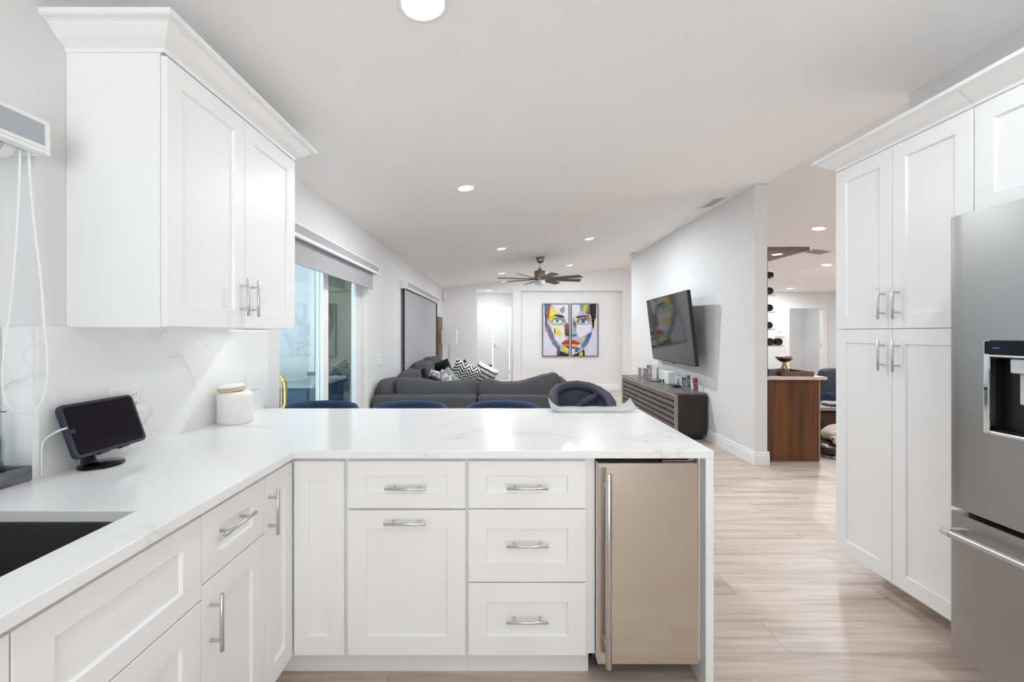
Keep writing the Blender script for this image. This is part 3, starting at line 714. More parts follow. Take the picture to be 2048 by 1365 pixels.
# undermount sink and its basin
o = thing('sink', 'dark undermount sink basin cut off by the left edge', 'sink', (-1.1, .69, CB))
m = MB(); a, bx, c, d, zb = -1.30, SX - .004, SY0 + .004, SY1 - .004, .67
r_ = .02
m.box(a - .02, a, c - .02, d + .02, zb, CB - .0005); m.box(bx, bx + .02, c - .02, d + .02, zb, CB - .0005); m.box(a, bx, c - .02, c, zb, CB - .0005); m.box(a, bx, d, d + .02, zb, CB - .0005)
m.box(a - .02, bx + .02, c - .02, d + .02, zb - .012, zb)
m.build('basin', M['sinksteel'], o)
MB().lathe([(.045, 0), (.045, .004), (.035, .005), (.0001, .002)], (-1.1, .69, zb), 24).build('drain', M['nickel'], o)

# under-counter cooler
o = thing('beverage_cooler', 'stainless steel under-counter cooler with a full-height bar handle', 'refrigerator', (.55, 1.9, 0))
MB().box(.352, .738, PF + .045, 2.15, .06, .869).build('cabinet_body', M['black'], o)
MB().box(.36, .73, PF + .16, PF + .19, .0, .0595).build('kick_grille', M['black'], o)
m = MB(); m.box(.354, .731, PF - .022, PF + .035, .107, .857, .004); dd = m.build('door', M['steelh'], o)
MB().box(.358, .728, PF + .035, PF + .044, .11, .853).build('gasket', M['black'], dd)
hx = .384; m = MB()
m.tube([(hx, PF - .065, .127), (hx, PF - .065, .129), (hx, PF - .065, .829), (hx, PF - .065, .832)], [.010, .0115, .0115, .010], 18)
for z in (.19, .775): m.cyl((hx, PF - .022, z), (hx, PF - .065, z), .007, 12)
m.build('handle', M['nickel'], dd)
m = MB(); m.box(.60, .705, PF - .005, PF + .05, .8585, .862, .001); m.box(.70, .722, PF + .0, PF + .045, .8585, .866, .002); m.build('hinge', M['chrome'], o)

# ---- crown moulding around three sides of a box
def crown(parent, pts, z0, mat=None, name='crown_molding'):
    """pts: corner points with outward miter vectors"""
    prof = [(0.0, 0.0), (.004, 0.0), (.006, .012), (.018, .020), (.034, .030), (.050, .045), (.062, .058), (.070, .062), (.080, .064), (.085, .068), (.085, .083), (0.0, .083)]
    m = MB(); n = len(prof); vs = []
    for (x, y), (mx, my) in pts:
        vs += [(x + mx * o_, y + my * o_, z0 + z) for o_, z in prof]
    fs = []
    for k in range(len(pts) - 1):
        for i in range(n):
            j = (i + 1) % n; fs.append((k * n + i, k * n + j, (k + 1) * n + j, (k + 1) * n + i))
    fs += [list(range(n)), list(range(len(vs) - 1, len(vs) - 1 - n, -1))]
    m.add(vs, fs, False); return m.build(name, M['white'], parent)
# wall cabinet on the left
UX = -1.0975; U0, U1, UZ0, UZ1 = 1.379, 2.235, 1.36, 2.243
o = thing('wall_cabinet', 'white double-door wall cabinet with crown moulding above the tablet', 'cabinet', (-1.25, 1.82, UZ0))
MB().box(XL + .001, UX - .001, U0, U1, UZ0, UZ1).build('body', M['white'], o)
PU = frame((UX, 0, 0), (0, 1, 0), (0, 0, 1), (1, 0, 0))
front(o, 'door', PU, U0 + .002, 1.7985, UZ0 + .002, UZ1 - .012, (1.769, 1.488, 'v')); front(o, 'door', PU, 1.8015, U1 - .002, UZ0 + .002, UZ1 - .012, (1.842, 1.488, 'v'))
crown(o, [((XL + .001, U0), (0, -1)), ((UX + .012, U0), (1, -1)), ((UX + .012, U1), (1, 1)), ((XL + .001, U1), (0, 1))], UZ1 - .003)
uc = thing('under_cabinet_light', 'slim lit strip light under the white wall cabinet', 'cabinet light', (-1.22, 2.1, UZ0 - .002))
MB().box(-1.27, -1.19, 1.98, 2.20, UZ0 - .007, UZ0 - .001, .002).build('housing', M['plastic'], uc)
MB().box(-1.262, -1.198, 1.99, 2.19, UZ0 - .0082, UZ0 - .0068).build('lens', emit('dim_strip_lens', (1, .99, .97), 3.0), uc)
l = bpy.data.lights.new('lamp', 'AREA'); l.shape = 'RECTANGLE'; l.size = .06; l.size_y = .19; l.energy = .09
lo = bpy.data.objects.new('lamp', l); COL.objects.link(lo); lo.parent = uc; lo.location = (-.01, -.01, -.0075)

# pantry and the cabinet over the refrigerator
PX = 1.92; T0, T1, TZ0, TZ1, TM = 1.736, 2.452, .115, 2.262, 1.362
PT = frame((PX, 0, 0), (0, 1, 0), (0, 0, 1), (-1, 0, 0))
o = thing('pantry_cabinet', 'tall white four-door pantry cabinet beside the refrigerator', 'cabinet', (2.2, 2.1, 0))
MB().box(PX + .001, XT - .003, T0 + .001, T1, TZ0, TZ1).build('body', M['white'], o)
MB().box(PX + .16, PX + .175, T0 + .001, T1 - .10, 0, TZ0).build('toe_kick', M['white'], o)
MB().box(PX + .175, XT - .02, T1 - .115, T1 - .10, 0, TZ0).build('toe_kick', M['white'], o)
TS = 2.098
for (a, c, hy) in ((T0 + .002, TS - .0015, TS - .038), (TS + .0015, T1 - .001, TS + .042)):
    front(o, 'door', PT, a, c, TM + .0015, TZ1 - .012, (hy, 1.488, 'v')); front(o, 'door', PT, a, c, TZ0 + .004, TM - .0015, (hy, 1.232, 'v'))
crown(o, [((PX - .012, T0 + .001), (-1, 0)), ((PX - .012, T1), (-1, 1)), ((XT - .003, T1), (0, 1))], TZ1 - .003)
o = thing('wall_cabinet', 'white cabinet over the refrigerator, cut by the right edge', 'cabinet', (2.2, 1.2, 1.80))
MB().box(PX + .001, XT - .003, .72, T0 - .001, 1.80, TZ1).build('body', M['white'], o)
front(o, 'door', PT, 1.2315, T0 - .004, 1.815, TZ1 - .012); front(o, 'door', PT, .722, 1.2285, 1.815, TZ1 - .012)
crown(o, [((PX - .012, .72), (-1, 0)), ((PX - .012, T0 - .001), (-1, 0))], TZ1 - .003)
# refrigerator
FX0, FA, FB = 1.703, .735, 1.645
o = thing('refrigerator', 'stainless steel french-door refrigerator with in-door dispenser at the right edge', 'refrigerator', (2.1, 1.19, 0))
MB().box(FX0 + .075, XT - .03, FA + .004, FB - .004, .125, 1.765, .004).build('cabinet_body', simple('graphite_side', (.16, .16, .165), .5, .3), o)
m = MB(); m.box(FX0 + .20, FX0 + .23, FA + .02, FB - .06, 0, .124); m.build('kick_grille', M['black'], o)
MB().box(FX0 + .066, FX0 + .075, FA + .01, FB - .01, .13, 1.765).build('gasket', M['black'], o)
def bowed(y0, y1, z0, z1, bow=.006, hole=None):
    """slightly bowed door skin with rounded vertical edges, optional rectangular hole"""
    m = MB(); th = .062
    def sx(y): u = (y - y0) / (y1 - y0) * 2 - 1; return FX0 + bow * u * u + (.010 if abs(u) > .999 else (.003 if abs(u) > .98 else 0))
    ys = [y0, y0 + .004] + [y0 + .012 + (y1 - y0 - .024) * k / 10 for k in range(11)] + [y1 - .004, y1]; zs = [z0, z1]
    if hole:
        ys = sorted(set([y for y in ys if not (hole[0] - .01 < y < hole[0] + .01 or hole[1] - .01 < y < hole[1] + .01)] + [hole[0], hole[1]])); zs = [z0, hole[2], hole[3], z1]
    n = len(ys); vs = [(sx(y), y, z) for z in zs for y in ys]; fs = []
    for j in range(len(zs) - 1):
        for i in range(n - 1):
            if hole and j == 1 and hole[0] <= (ys[i] + ys[i + 1]) / 2 <= hole[1]: continue
            fs.append((j * n + i, j * n + i + 1, (j + 1) * n + i + 1, (j + 1) * n + i))
    m.add(vs, fs, True)
    xb = FX0 + th; bk = [(xb, y0, z0), (xb, y1, z0), (xb, y1, z1), (xb, y0, z1)]
    m.add(bk, [(0, 1, 2, 3)], False)
    k = len(zs) - 1
    m.add([(sx(y), y, z0) for y in ys] + [(xb, y, z0) for y in ys], [(i, i + 1, n + i + 1, n + i) for i in range(n - 1)], False)
    m.add([(sx(y), y, z1) for y in ys] + [(xb, y, z1) for y in ys], [(i, i + 1, n + i + 1, n + i) for i in range(n - 1)], False)
    for yy in (y0, y1): m.add([(sx(yy), yy, z0), (xb, yy, z0), (xb, yy, z1), (sx(yy), yy, z1)], [(0, 1, 2, 3)], False)
    return m
mid = (FA + FB) / 2
HO = (1.272, 1.520, .988, 1.316)
d1 = bowed(mid + .0025, FB, .685, 1.782, hole=HO).build('door', M['steelf'], o)
d2 = bowed(FA, mid - .0025, .685, 1.782).build('door', M['steelf'], o)
for dq, yy in ((d1, mid + .05), (d2, mid - .05)):
    m = MB(); hxx = FX0 - .055
    m.tube([(hxx, yy, .80), (hxx, yy, 1.66)], .012, 16)
    for z in (.84, 1.62): m.cyl((FX0 + .002, yy, z), (hxx, yy, z), .009, 12)
    m.build('handle', M['nickel'], dq)
fz = bowed(FA, FB, .135, .664, .006).build('freezer_drawer', M['steelf'], o)
m = MB(); hxx = FX0 - .058
m.tube([(hxx, FA + .06, .605), (hxx, FB - .055, .605)], .0125, 18)
m.build('handle', M['nickel'], fz)
m = MB()
for yy in (FA + .06, FB - .055): m.tube([(hxx, yy - .014, .605), (hxx, yy + .014, .605)], .0155, 18); m.box(hxx + .004, FX0 + .012, yy - .010, yy + .010, .592, .618, .003)
m.build('handle_mount', M['chrome'], fz)
# dispenser in the left door
a, c, z0, z1 = HO; ff = FX0 - .001
dp = MB(); w_ = .012
dp.box(ff - .004, FX0 + .02, a, a + w_, z0, z1, .003); dp.box(ff - .004, FX0 + .02, c - w_ * 1.6, c, z0, z1, .004); dp.box(ff - .004, FX0 + .02, a + w_, c - w_ * 1.6, z0, z0 + w_, .003); dp.box(ff - .004, FX0 + .02, a + w_, c - w_ * 1.6, 1.258, 1.266, .002)
dpo = dp.build('dispenser_frame', M['chrome'], d1)
MB().box(ff - .005, FX0 + .03, a + .002, c - .003, 1.266, z1 - .002, .004).build('control_panel', M['gblack'], dpo)
m = MB(); m.box(FX0 + .052, FX0 + .058, a + w_, c - w_, z0 + w_, 1.258); m.box(FX0 + .004, FX0 + .052, a + .002, a + w_, z0 + w_, 1.258); m.box(FX0 + .02, FX0 + .052, c - w_ * 1.6, c - .002, z0 + w_, 1.258)
m.box(FX0 + .004, FX0 + .052, a + w_, c - w_, z0 + .002, z0 + .014); m.box(FX0 + .004, FX0 + .052, a + w_, c - w_, 1.254, 1.262)
m.build('niche', M['black'], dpo)
ym = (a + c) / 2 + .018
MB().box(FX0 + .006, FX0 + .048, ym - .035, ym + .035, 1.205, 1.254, .005).build('nozzle_block', simple('silver_plastic', (.6, .64, .66), .35), dpo)
m = MB(); m.box(FX0 + .022, FX0 + .036, ym - .025, ym + .022, 1.10, 1.206, .006); m.build('paddle', simple('grey_plastic', (.55, .58, .6), .3), dpo)
m = MB(); m.box(FX0 + .006, FX0 + .05, a + .03, c - .035, z0 + .014, z0 + .020, .002); m.build('drip_tray', M['gblack'], dpo)
MB().box(ff - .0056, ff - .0048, c - .052, c - .03, 1.288, 1.291).build('display', emit('violet_display', (.10, .07, .45), .6), dpo)
MB().box(ff - .0050, ff - .0036, c - .015, c - .004, 1.14, 1.15).build('latch', M['black'], dpo)

# ---- things on the counter
# tablet on a stand, leaning back toward the wall
th_ = math.atan2(.058, .163)
tb = thing('tablet', 'black tablet in a navy case on its stand against the backsplash', 'tablet', (-1.302, 1.443, .952))
def TP(u, v, n):        # u along depth from the near edge, v up the face, n out of the screen
    return (-1.300 - v * math.sin(th_) + n * math.cos(th_), 1.313 + u, .953 + v * math.cos(th_) + n * math.sin(th_))
def slabR(w, h, r, n0, n1, u0=0, v0=0, seg=6):
    pts = []
    for cx, cy, a0 in ((w - r, r, -90), (w - r, h - r, 0), (r, h - r, 90), (r, r, 180)):
        for k in range(seg + 1): a = R(a0 + 90 * k / seg); pts.append((u0 + cx + r * math.cos(a), v0 + cy + r * math.sin(a)))
    n = len(pts)
    return [TP(u, v, n0) for u, v in pts] + [TP(u, v, n1) for u, v in pts], [list(range(n))[::-1], list(range(n, 2 * n))] + [(i, (i + 1) % n, (i + 1) % n + n, i + n) for i in range(n)]
MB().add(*slabR(.262, .175, .018, -.016, 0), False).build('case', M['tablet'], tb, bevel=.003)
MB().add(*slabR(.240, .156, .010, -.001, .0008, .011, .010), False).build('screen', M['screen'], tb)
for q in ((.018, .012, .003, -.01, .004, .004, .082), (.03, .006, .002, -.012, .005, .075, -.004), (.03, .006, .002, -.012, .005, .15, -.004)): MB().add(*slabR(*q), False).build('clip', M['tablet'], tb)
o = thing('tablet_stand', 'black tablet stand with a flat round foot on the counter', 'tablet stand', (-1.325, 1.415, CT))
m = MB(); m.grid(lambda u, v: (-1.322 + .058 * math.cos(2 * math.pi * u) * [1, 1, .96, .02][min(3, int(v * 3.01))], 1.418 + .062 * math.sin(2 * math.pi * u) * [1, 1, .96, .02][min(3, int(v * 3.01))], CT + [.0005, .006, .009, .012][min(3, int(v * 3.01))]), 28, 4, True, True)
m.build('foot', M['gblack'], o)
m = MB(); m.tube([(-1.338, 1.395, CT + .008), (-1.350, 1.400, CT + .035), (-1.352, 1.42, CT + .075), (-1.354, 1.44, CT + .110)], [.022, .018, .015, .013], 14); m.build('neck', M['black'], o)
# charger and white cable
o = thing('charger', 'white plug-in charger with a short cable on the backsplash outlet', 'charger', (XL + .04, 1.60, 1.05))
MB().box(XL + .0205, XL + .055, 1.575, 1.63, 1.045, 1.075, .005).build('plug_body', M['plastic'], o)
m = MB(); m.tube([(XL + .05, 1.628, 1.055), (XL + .058, 1.645, 1.050), (XL + .055, 1.655, 1.035), (XL + .045, 1.64, 1.01), (XL + .03, 1.60, .97), (XL + .03, 1.55, .93)], .0025, 8); m.build('cable', M['plastic'], o)
o = thing('power_cable', 'white cable running from the tablet case to the window reveal', 'cable', (XL + .03, 1.3, 1.0))
MB().tube([(-1.334, 1.318, 1.050), (-1.345, 1.305, 1.045), (-1.368, 1.297, 1.03), (-1.383, 1.293, 1.012), (-1.3855, 1.2925, .99), (-1.3855, 1.2925, .91)], .003, 8).build('wire', M['plastic'], o)
# lidded jar
o = thing('ceramic_jar', 'white ribbed ceramic jar with a pale gold ring under its lid', 'jar', (-1.302, 2.095, CT))
prof = [(.0001, 0), (.070, 0), (.0755, .004)]
for k in range(13):
    z = .010 + k * .0095; prof += [(.0742, z), (.0765, z + .0035), (.0765, z + .006)]
prof += [(.0755, .138), (.072, .146), (.064, .152), (.062, .154), (.0001, .154)]
MB().lathe(prof, (-1.302, 2.095, CT), 40).build('body', M['ceramic'], o)
q = Matrix.Rotation(R(-4), 3, 'Y') @ Matrix.Rotation(R(3), 3, 'X')
MB().lathe([(.052, .156), (.059, .158), (.0605, .164), (.059, .170), (.052, .171), (.0001, .171)], (-1.302, 2.095, CT), 36, q).build('ring', M['goldwood'], o)
MB().lathe([(.052, .1712), (.057, .173), (.058, .180), (.050, .186), (.02, .189), (.0001, .189)], (-1.302, 2.095, CT), 36, q).build('lid', M['ceramic'], o)
MB().tube([(-1.222, 2.07, 1.005), (-1.219, 2.065, .998), (-1.2215, 2.04, 1.0)], .003, 8).build('emblem', M['ceramic'], o)
# tray with a jar in the window
o = thing('wooden_tray', 'weathered grey wooden tray in the kitchen window, at the left edge', 'tray', (-1.46, 1.08, CT))
m = MB(); x0, x1, ya, yb = -1.485, -1.392, .86, 1.272
m.box(x1 - .012, x1, ya, yb, CT + .0005, CT + .044, .002); m.box(x0, x0 + .012, ya, yb, CT + .0005, CT + .044, .002); m.box(x0 + .012, x1 - .012, yb - .012, yb, CT + .0005, CT + .044, .002); m.box(x0 + .012, x1 - .012, ya, ya + .012, CT + .0005, CT + .044, .002)
m.build('side_rails', M['traywood'], o)
MB().box(x0 + .012, x1 - .012, ya + .012, yb - .012, CT + .0005, CT + .008).build('base_board', simple('navy_tray_inside', (.02, .03, .05), .5), o)
o = thing('glass_bottle', 'clear glass reed bottle in the grey tray, at the left edge', 'bottle', (-1.425, 1.205, CT + .008))
MB().lathe([(.0001, .001), (.030, .001), (.034, .006), (.034, .115), (.030, .140), (.013, .168), (.012, .205), (.0105, .205), (.0115, .166), (.028, .138), (.0322, .114), (.0322, .009), (.0001, .006)], (-1.443, 1.205, CT + .008), 32).build('glass_body', M['jarglass'], o)
MB().tube([(-1.443, 1.205, CT + .06), (-1.443, 1.207, CT + .215), (-1.415, 1.226, CT + .211)], .0017, 6).build('reed', M['black'], o)

# translucent plastic tray at the back of the peninsula
o = thing('clear_plastic_tray', 'clear plastic tray with raised corners at the back edge of the peninsula', 'tray', (.50, 2.42, CT))
def tray(u, v):
    x = .285 + .42 * u; y = 2.345 + .14 * v
    e = min(u, 1 - u); lift = .052 * max(0, 1 - e / .12) ** 2 * (.35 + .65 * v) + .012 * max(0, 1 - v / .1) ** 2 + .010 * max(0, 1 - (1 - v) / .15) ** 2
    return (x - (.02 * max(0, 1 - u / .12) - .035 * max(0, 1 - (1 - u) / .12)) * 1.0, y, CT + .0015 + lift + .0015 * math.sin(19 * u) * math.sin(11 * v))
MB().grid(tray, 48, 16).build('tray_sheet', M['milky'], o, solid=.002)
# ------------------------------------------------------------------ bar stools behind the peninsula
def stool(name, label, x, y, group):
    o = thing(name, label, 'bar stool', (x, y, 0), group=group)
    rx, ry = .262, .27
    def sh(u, v, off):
        a = R(-12 + 204 * u); e = abs(u - .5) * 2
        zt = .905 - .014 * e ** 2 - .13 * max(0, e - .45) ** 1.4 * 2
        z = .56 + (zt - .56) * v
        r = 1 + .10 * (v - .5)
        q = 1 - off
        return (x + rx * r * q * math.cos(a), y - .02 + ry * r * q * math.sin(a) - .05, z)
    m = MB(); N = 30; sec = [(0, 0), (0, .5), (0, .93), (.03, .985), (.075, 1.0), (.12, .985), (.15, .93), (.15, .5), (.15, 0)]
    m.grid(lambda u, v: sh(v, sec[int(round(u * len(sec))) % len(sec)][1], sec[int(round(u * len(sec))) % len(sec)][0]), len(sec), N, True, True)
    ends = [[sh(e, s_[1], s_[0]) for s_ in sec] for e in (0, 1)]
    for e in ends: m.add(e, [list(range(len(sec)))], False)
    m.build('back_shell', M['navy'], o)
    m = MB()
    for zz, k in ((.545, .93), (.56, 1.0), (.60, 1.0), (.625, .95), (.635, .6)): pass
    m.lathe([(.0001, .545), (.205, .545), (.222, .56), (.222, .605), (.20, .63), (.12, .64), (.0001, .642)], (x, y - .06, 0), 32); m.build('seat', M['navy'], o)
    for sx in (-1, 1):
        for sy in (-1, 1): MB().cyl((x + sx * .14, y - .06 + sy * .14, .55), (x + sx * .19, y - .06 + sy * .19, 0), .016, 12, .011).build('leg', M['black'], o)
    m = MB(); c = [(x + sx * .173, y - .06 + sy * .173, .20) for sx, sy in ((-1, -1), (1, -1), (1, 1), (-1, 1))]
    for k in range(4): m.cyl(c[k], c[(k + 1) % 4], .008, 10)
    m.build('footrest', M['gold'], o); return o
G_ = 'navy barrel bar stools at the peninsula'
stool('bar_stool', 'navy barrel-back stool in front of the sliding glass door', -1.122, 2.60, G_)
stool('bar_stool', 'middle navy barrel-back stool in front of the left sofa half', -.575, 2.60, G_)
stool('bar_stool', 'navy barrel-back stool next to the hook-on baby seat', .005, 2.60, G_)

# hook-on baby seat
o = thing('hook_on_baby_seat', 'slate padded baby seat hooked on the back edge of the peninsula', 'baby seat', (.49, 2.66, .75))
rim = [(.315, 2.535, .875), (.305, 2.60, .925), (.318, 2.68, .962), (.36, 2.76, .985), (.42, 2.81, .996), (.49, 2.825, 1.0), (.56, 2.80, .992), (.615, 2.75, .972), (.65, 2.67, .945), (.658, 2.60, .915), (.645, 2.535, .870)]
MB().tube(rim, .030, 14).build('padded_rim', M['slate'], o)
def basket(u, v):
    k = u * (len(rim) - 1); i = min(int(k), len(rim) - 2); p = Vector(rim[i]).lerp(Vector(rim[i + 1]), k - i)
    c = Vector((.48, 2.64, .68)); w = v * .9; q = p.lerp(Vector((c.x, c.y, p.z)), w * .55)
    return (q.x + .008 * math.sin(26 * u) * v, q.y - .02 * v + .008 * math.cos(22 * u) * v, p.z - (p.z - .64) * v ** .8)
MB().grid(basket, 44, 10).build('fabric_basket', M['slate'], o, solid=.006)
MB().lathe([(.0001, .625), (.12, .625), (.135, .64), (.12, .655), (.0001, .66)], (.485, 2.64, 0), 28).build('seat', M['slate'], o)
m = MB(); m.grid(lambda u, v: (.62 - .20 * u + .01 * math.sin(9 * u), 2.735 - .12 * u + .02 * v, .985 - .115 * u ** .7 + .035 * (v - .5)), 16, 4); m.build('strap', M['slate'], o, solid=.005)
m = MB()
for xx in (.335, .632):
    m.tube([(xx, 2.56, .855), (xx, 2.50, .853), (xx, 2.36, .860)], .010, 10); m.box(xx - .018, xx + .018, 2.34, 2.38, .8545, .8755, .003)
m.build('clamp', M['black'], o)

# ------------------------------------------------------------------ sectional sofa
def puff(m, cx, cy, cz, sx, sy, sz, e=.45, wob=.012, nu=40, nv=20, f=None, ph=0):
    def s(v, p): return math.copysign(abs(v) ** p, v)
    def fn(u, v):
        a = 2 * math.pi * u; b = math.pi * (v - .5)
        x = s(math.cos(b), e) * s(math.cos(a), e); y = s(math.cos(b), e) * s(math.sin(a), e); z = s(math.sin(b), e)
        w = wob * (math.sin(5 * x + 3 * z + ph) + math.sin(7 * y - 4 * x + 2 * ph))
        q = [cx + sx * x + w, cy + sy * y + w, cz + sz * z + w * .6]
        if f: q = f(q, x, y, z)
        return q
    m.grid(fn, nu, nv, True, True); return m
o = thing('sectional_sofa', 'large charcoal grey sectional sofa, its back toward the kitchen', 'sofa', (-.33, 5.2, 0))
SB = 4.50
for a, c in ((-1.375, -.272), (-.262, .70)): MB().box(a, c, SB, SB + .20, .06, .688, .035).build('back_frame', M['greyfab'], o)
MB().box(-1.375, .70, SB + .205, 5.45, .06, .24, .02).build('base', M['greyfab'], o)
MB().box(-1.375, -.02, 5.455, 8.3, .06, .24, .02).build('base', M['greyfab'], o)
for a, c, y0, y1 in ((-1.365, -.40, SB + .21, 5.45), (-.39, .69, SB + .21, 5.47), (-1.365, -.02, 5.475, 6.80), (-1.365, -.02, 6.805, 8.28)): MB().box(a, c, y0, y1, .241, .43, .045).build('seat_cushion', M['greyfab'], o)
def backcush(x0, x1, y0, y1, z0, prof, ph):
    def zt(t):
        for (a, za), (b_, zb) in zip(prof, prof[1:]):
            if a <= t <= b_: k = (t - a) / (b_ - a); k = k * k * (3 - 2 * k); return za + (zb - za) * k
        return prof[-1][1]
    def f(q, x, y, z):
        t = min(1, max(0, (x + 1) / 2)); top_ = zt(t)
        q[2] = z0 + (top_ - z0) * (z + 1) / 2 + (q[2] - (z0 + .2 + .2 * z)) * 0
        q[1] += .02 * z
        return q
    return puff(MB(), (x0 + x1) / 2, (y0 + y1) / 2, z0 + .2, (x1 - x0) / 2, (y1 - y0) / 2, .2, .38, .006, 56, 24, f, ph)
backcush(-1.185, -.262, SB + .14, SB + .36, .50, [(0, .868), (.05, .872), (.2, .845), (.55, .805), (.8, .82), (.93, .850), (1, .842)], 1).build('back_cushion', M['greyfab'], o)
backcush(-.258, .645, SB + .14, SB + .36, .50, [(0, .842), (.08, .85), (.28, .80), (.42, .795), (.6, .83), (.8, .885), (.93, .925), (1, .915)], 2).build('back_cushion', M['greyfab'], o)
puff(MB(), -1.275, SB + .33, .66, .105, .22, .175, .55, .006, ph=3).build('corner_bolster', M['greyfab'], o)
puff(MB(), .655, SB + .52, .66, .085, .26, .165, .5, .006, ph=4).build('arm_bolster', M['greyfab'], o)
for y_, z_, p_ in ((5.55, .865, 1), (6.35, .93, 2), (7.15, .95, 3)): puff(MB(), -1.18, y_, .435 + (z_ - .435) / 2, .14, .36, (z_ - .435) / 2, .5, .012, ph=p_).build('back_cushion', M['greyfab'], o)

def pillow(name, label, mat, apex, size, roll, yaw, lean, t=.085, h=None, group='scatter cushions on the sofa'):
    h = h or size; hw, hh = size / 2, h / 2
    mtx = Matrix.Rotation(R(yaw), 3, 'Z') @ Matrix.Rotation(R(90 + lean), 3, 'X') @ Matrix.Rotation(R(roll), 3, 'Z')
    tops = [mtx @ Vector((sx * hw, sy * hh, 0)) for sx in (-1, 1) for sy in (-1, 1)]
    up = max(tops, key=lambda v: v.z)
    m = MB(); n = 19
    def P(u, v, s):
        a, b_ = 2 * u - 1, 2 * v - 1
        pin = 1 - .07 * (1 - abs(a) ** 2.2) * abs(b_) ** 3; pin2 = 1 - .07 * (1 - abs(b_) ** 2.2) * abs(a) ** 3
        th = t * (max(0, 1 - a ** 4) * max(0, 1 - b_ ** 4)) ** .55
        return (a * hw * pin2, b_ * hh * pin, s * th + .004 * math.sin(9 * a + 5 * b_) * (1 - a * a) * (1 - b_ * b_))
    for s in (-1, 1): m.grid(lambda u, v, s=s: P(u, v, s), n, n)
    o = m.build(name, mat)
    o.location = Vector(apex) - up;  o.rotation_euler = mtx.to_euler()
    return tag(o, label, 'cushion', group)
def A(px, py, d): return (X(px, d), d, Z(py, d))
pillow('throw_pillow', 'black velvet cushion with one corner up, leftmost on the sofa', M['blackfab'], A(849, 736, 5.60), .34, 32, 20, 25)
pillow('throw_pillow', 'black cushion lying low beside the white and black print one', M['blackfab'], A(861, 752, 4.98), .34, 40, -10, 45)
pillow('throw_pillow', 'white cushion with a black print between black and grey zigzag ones', M['blotch'], A(862, 738, 5.95), .36, -20, 25, 25)
pillow('throw_pillow', 'small pale grey zigzag cushion standing on one corner', M['chevg'], A(885, 738, 5.40), .36, 38, 0, 22)
pillow('throw_pillow', 'plain pale grey linen cushion behind the grey zigzag one', M['lgreyfab'], A(897, 733, 6.15), .35, 30, -10, 22)
pillow('throw_pillow', 'tall black velvet cushion left of the big zigzag one', M['blackfab'], A(895, 717, 6.70), .42, 18, -20, 15)
pillow('throw_pillow', 'large black and white zigzag cushion tilted to the right', M['chev'], A(914, 717, 6.35), .432, -24, 10, 14)
pillow('throw_pillow', 'black cushion of which only a tip shows above the big zigzag one', M['blackfab'], A(930, 719, 7.10), .34, 35, 0, 10)
pillow('throw_pillow', 'white cushion with black stripes behind the big zigzag one', M['striped'], A(958, 721, 6.90), .375, -28, -10, 14)
pillow('throw_pillow', 'square charcoal cushion at the right end of the pillow pile', M['greyfab'], A(984, 729, 7.25), .375, 6, 0, 12)
pillow('throw_pillow', 'rumpled charcoal cushion against the long shade, topmost', M['greyfab'], A(886, 718, 7.30), .385, 20, 50, 18)

# ------------------------------------------------------------------ television on the right wall
o = thing('television', 'large wall-mounted television tilted downward, screen dark and mirror-like', 'television', (XT - .2, 6.15, 1.4))
B0 = Vector((2.381, 5.30, .925)); Uv = Vector((.085, 1.74, 0)); wv = Uv.length; Uv = Uv / wv; Vv = Vector((-.108, .004, .95)); hv = Vv.length; Vv.normalize(); Vv = (Vv - Uv * Vv.dot(Uv)).normalized(); Nv = Vv.cross(Uv); Nv = Nv if Nv.x < 0 else -Nv
TV = frame(B0, Uv, Vv, Nv)
def fbox(P, u0, u1, v0, v1, n0, n1):
    v = [P(u, v_, n) for u in (u0, u1) for v_ in (v0, v1) for n in (n0, n1)]
    return v, [(0, 1, 3, 2), (4, 6, 7, 5), (0, 4, 5, 1), (2, 3, 7, 6), (0, 2, 6, 4), (1, 5, 7, 3)]
MB().add(*fbox(TV, 0, wv, 0, hv, -.045, -.002), False).build('back_housing', M['black'], o, bevel=.004)
MB().add(*fbox(TV, .008, wv - .008, .014, hv - .008, -.002, 0), False).build('screen', M['tvglass'], o)
m = MB(); m.add(*fbox(TV, 0, wv, 0, .012, -.002, .002), False); m.add(*fbox(TV, 0, .006, .012, hv, -.002, .001), False); m.add(*fbox(TV, wv - .006, wv, .012, hv, -.002, .001), False); m.add(*fbox(TV, .006, wv - .006, hv - .006, hv, -.002, .001), False); m.build('bezel', M['black'], o)
m = MB(); n_ = wv * .46; pts = [(n_ - .06, 0), (n_ + .06, 0), (n_ + .03, -.016), (n_ - .03, -.016)]
m.add([TV(u, v, -.012) for u, v in pts] + [TV(u, v, .001) for u, v in pts], [(0, 1, 2, 3), (7, 6, 5, 4)] + [(i, (i + 1) % 4, (i + 1) % 4 + 4, i + 4) for i in range(4)], False); m.build('sensor_lip', M['black'], o)
m = MB(); cc = TV(wv / 2, hv / 2, -.045); m.box(XT - .012, XT - .001, cc.y - .25, cc.y + .25, 1.2, 1.6); m.tube([(XT - .006, cc.y - .1, 1.4), (XT - .09, cc.y + .12, 1.4), tuple(cc)], .018, 10); m.build('mount_arm', M['black'], o)

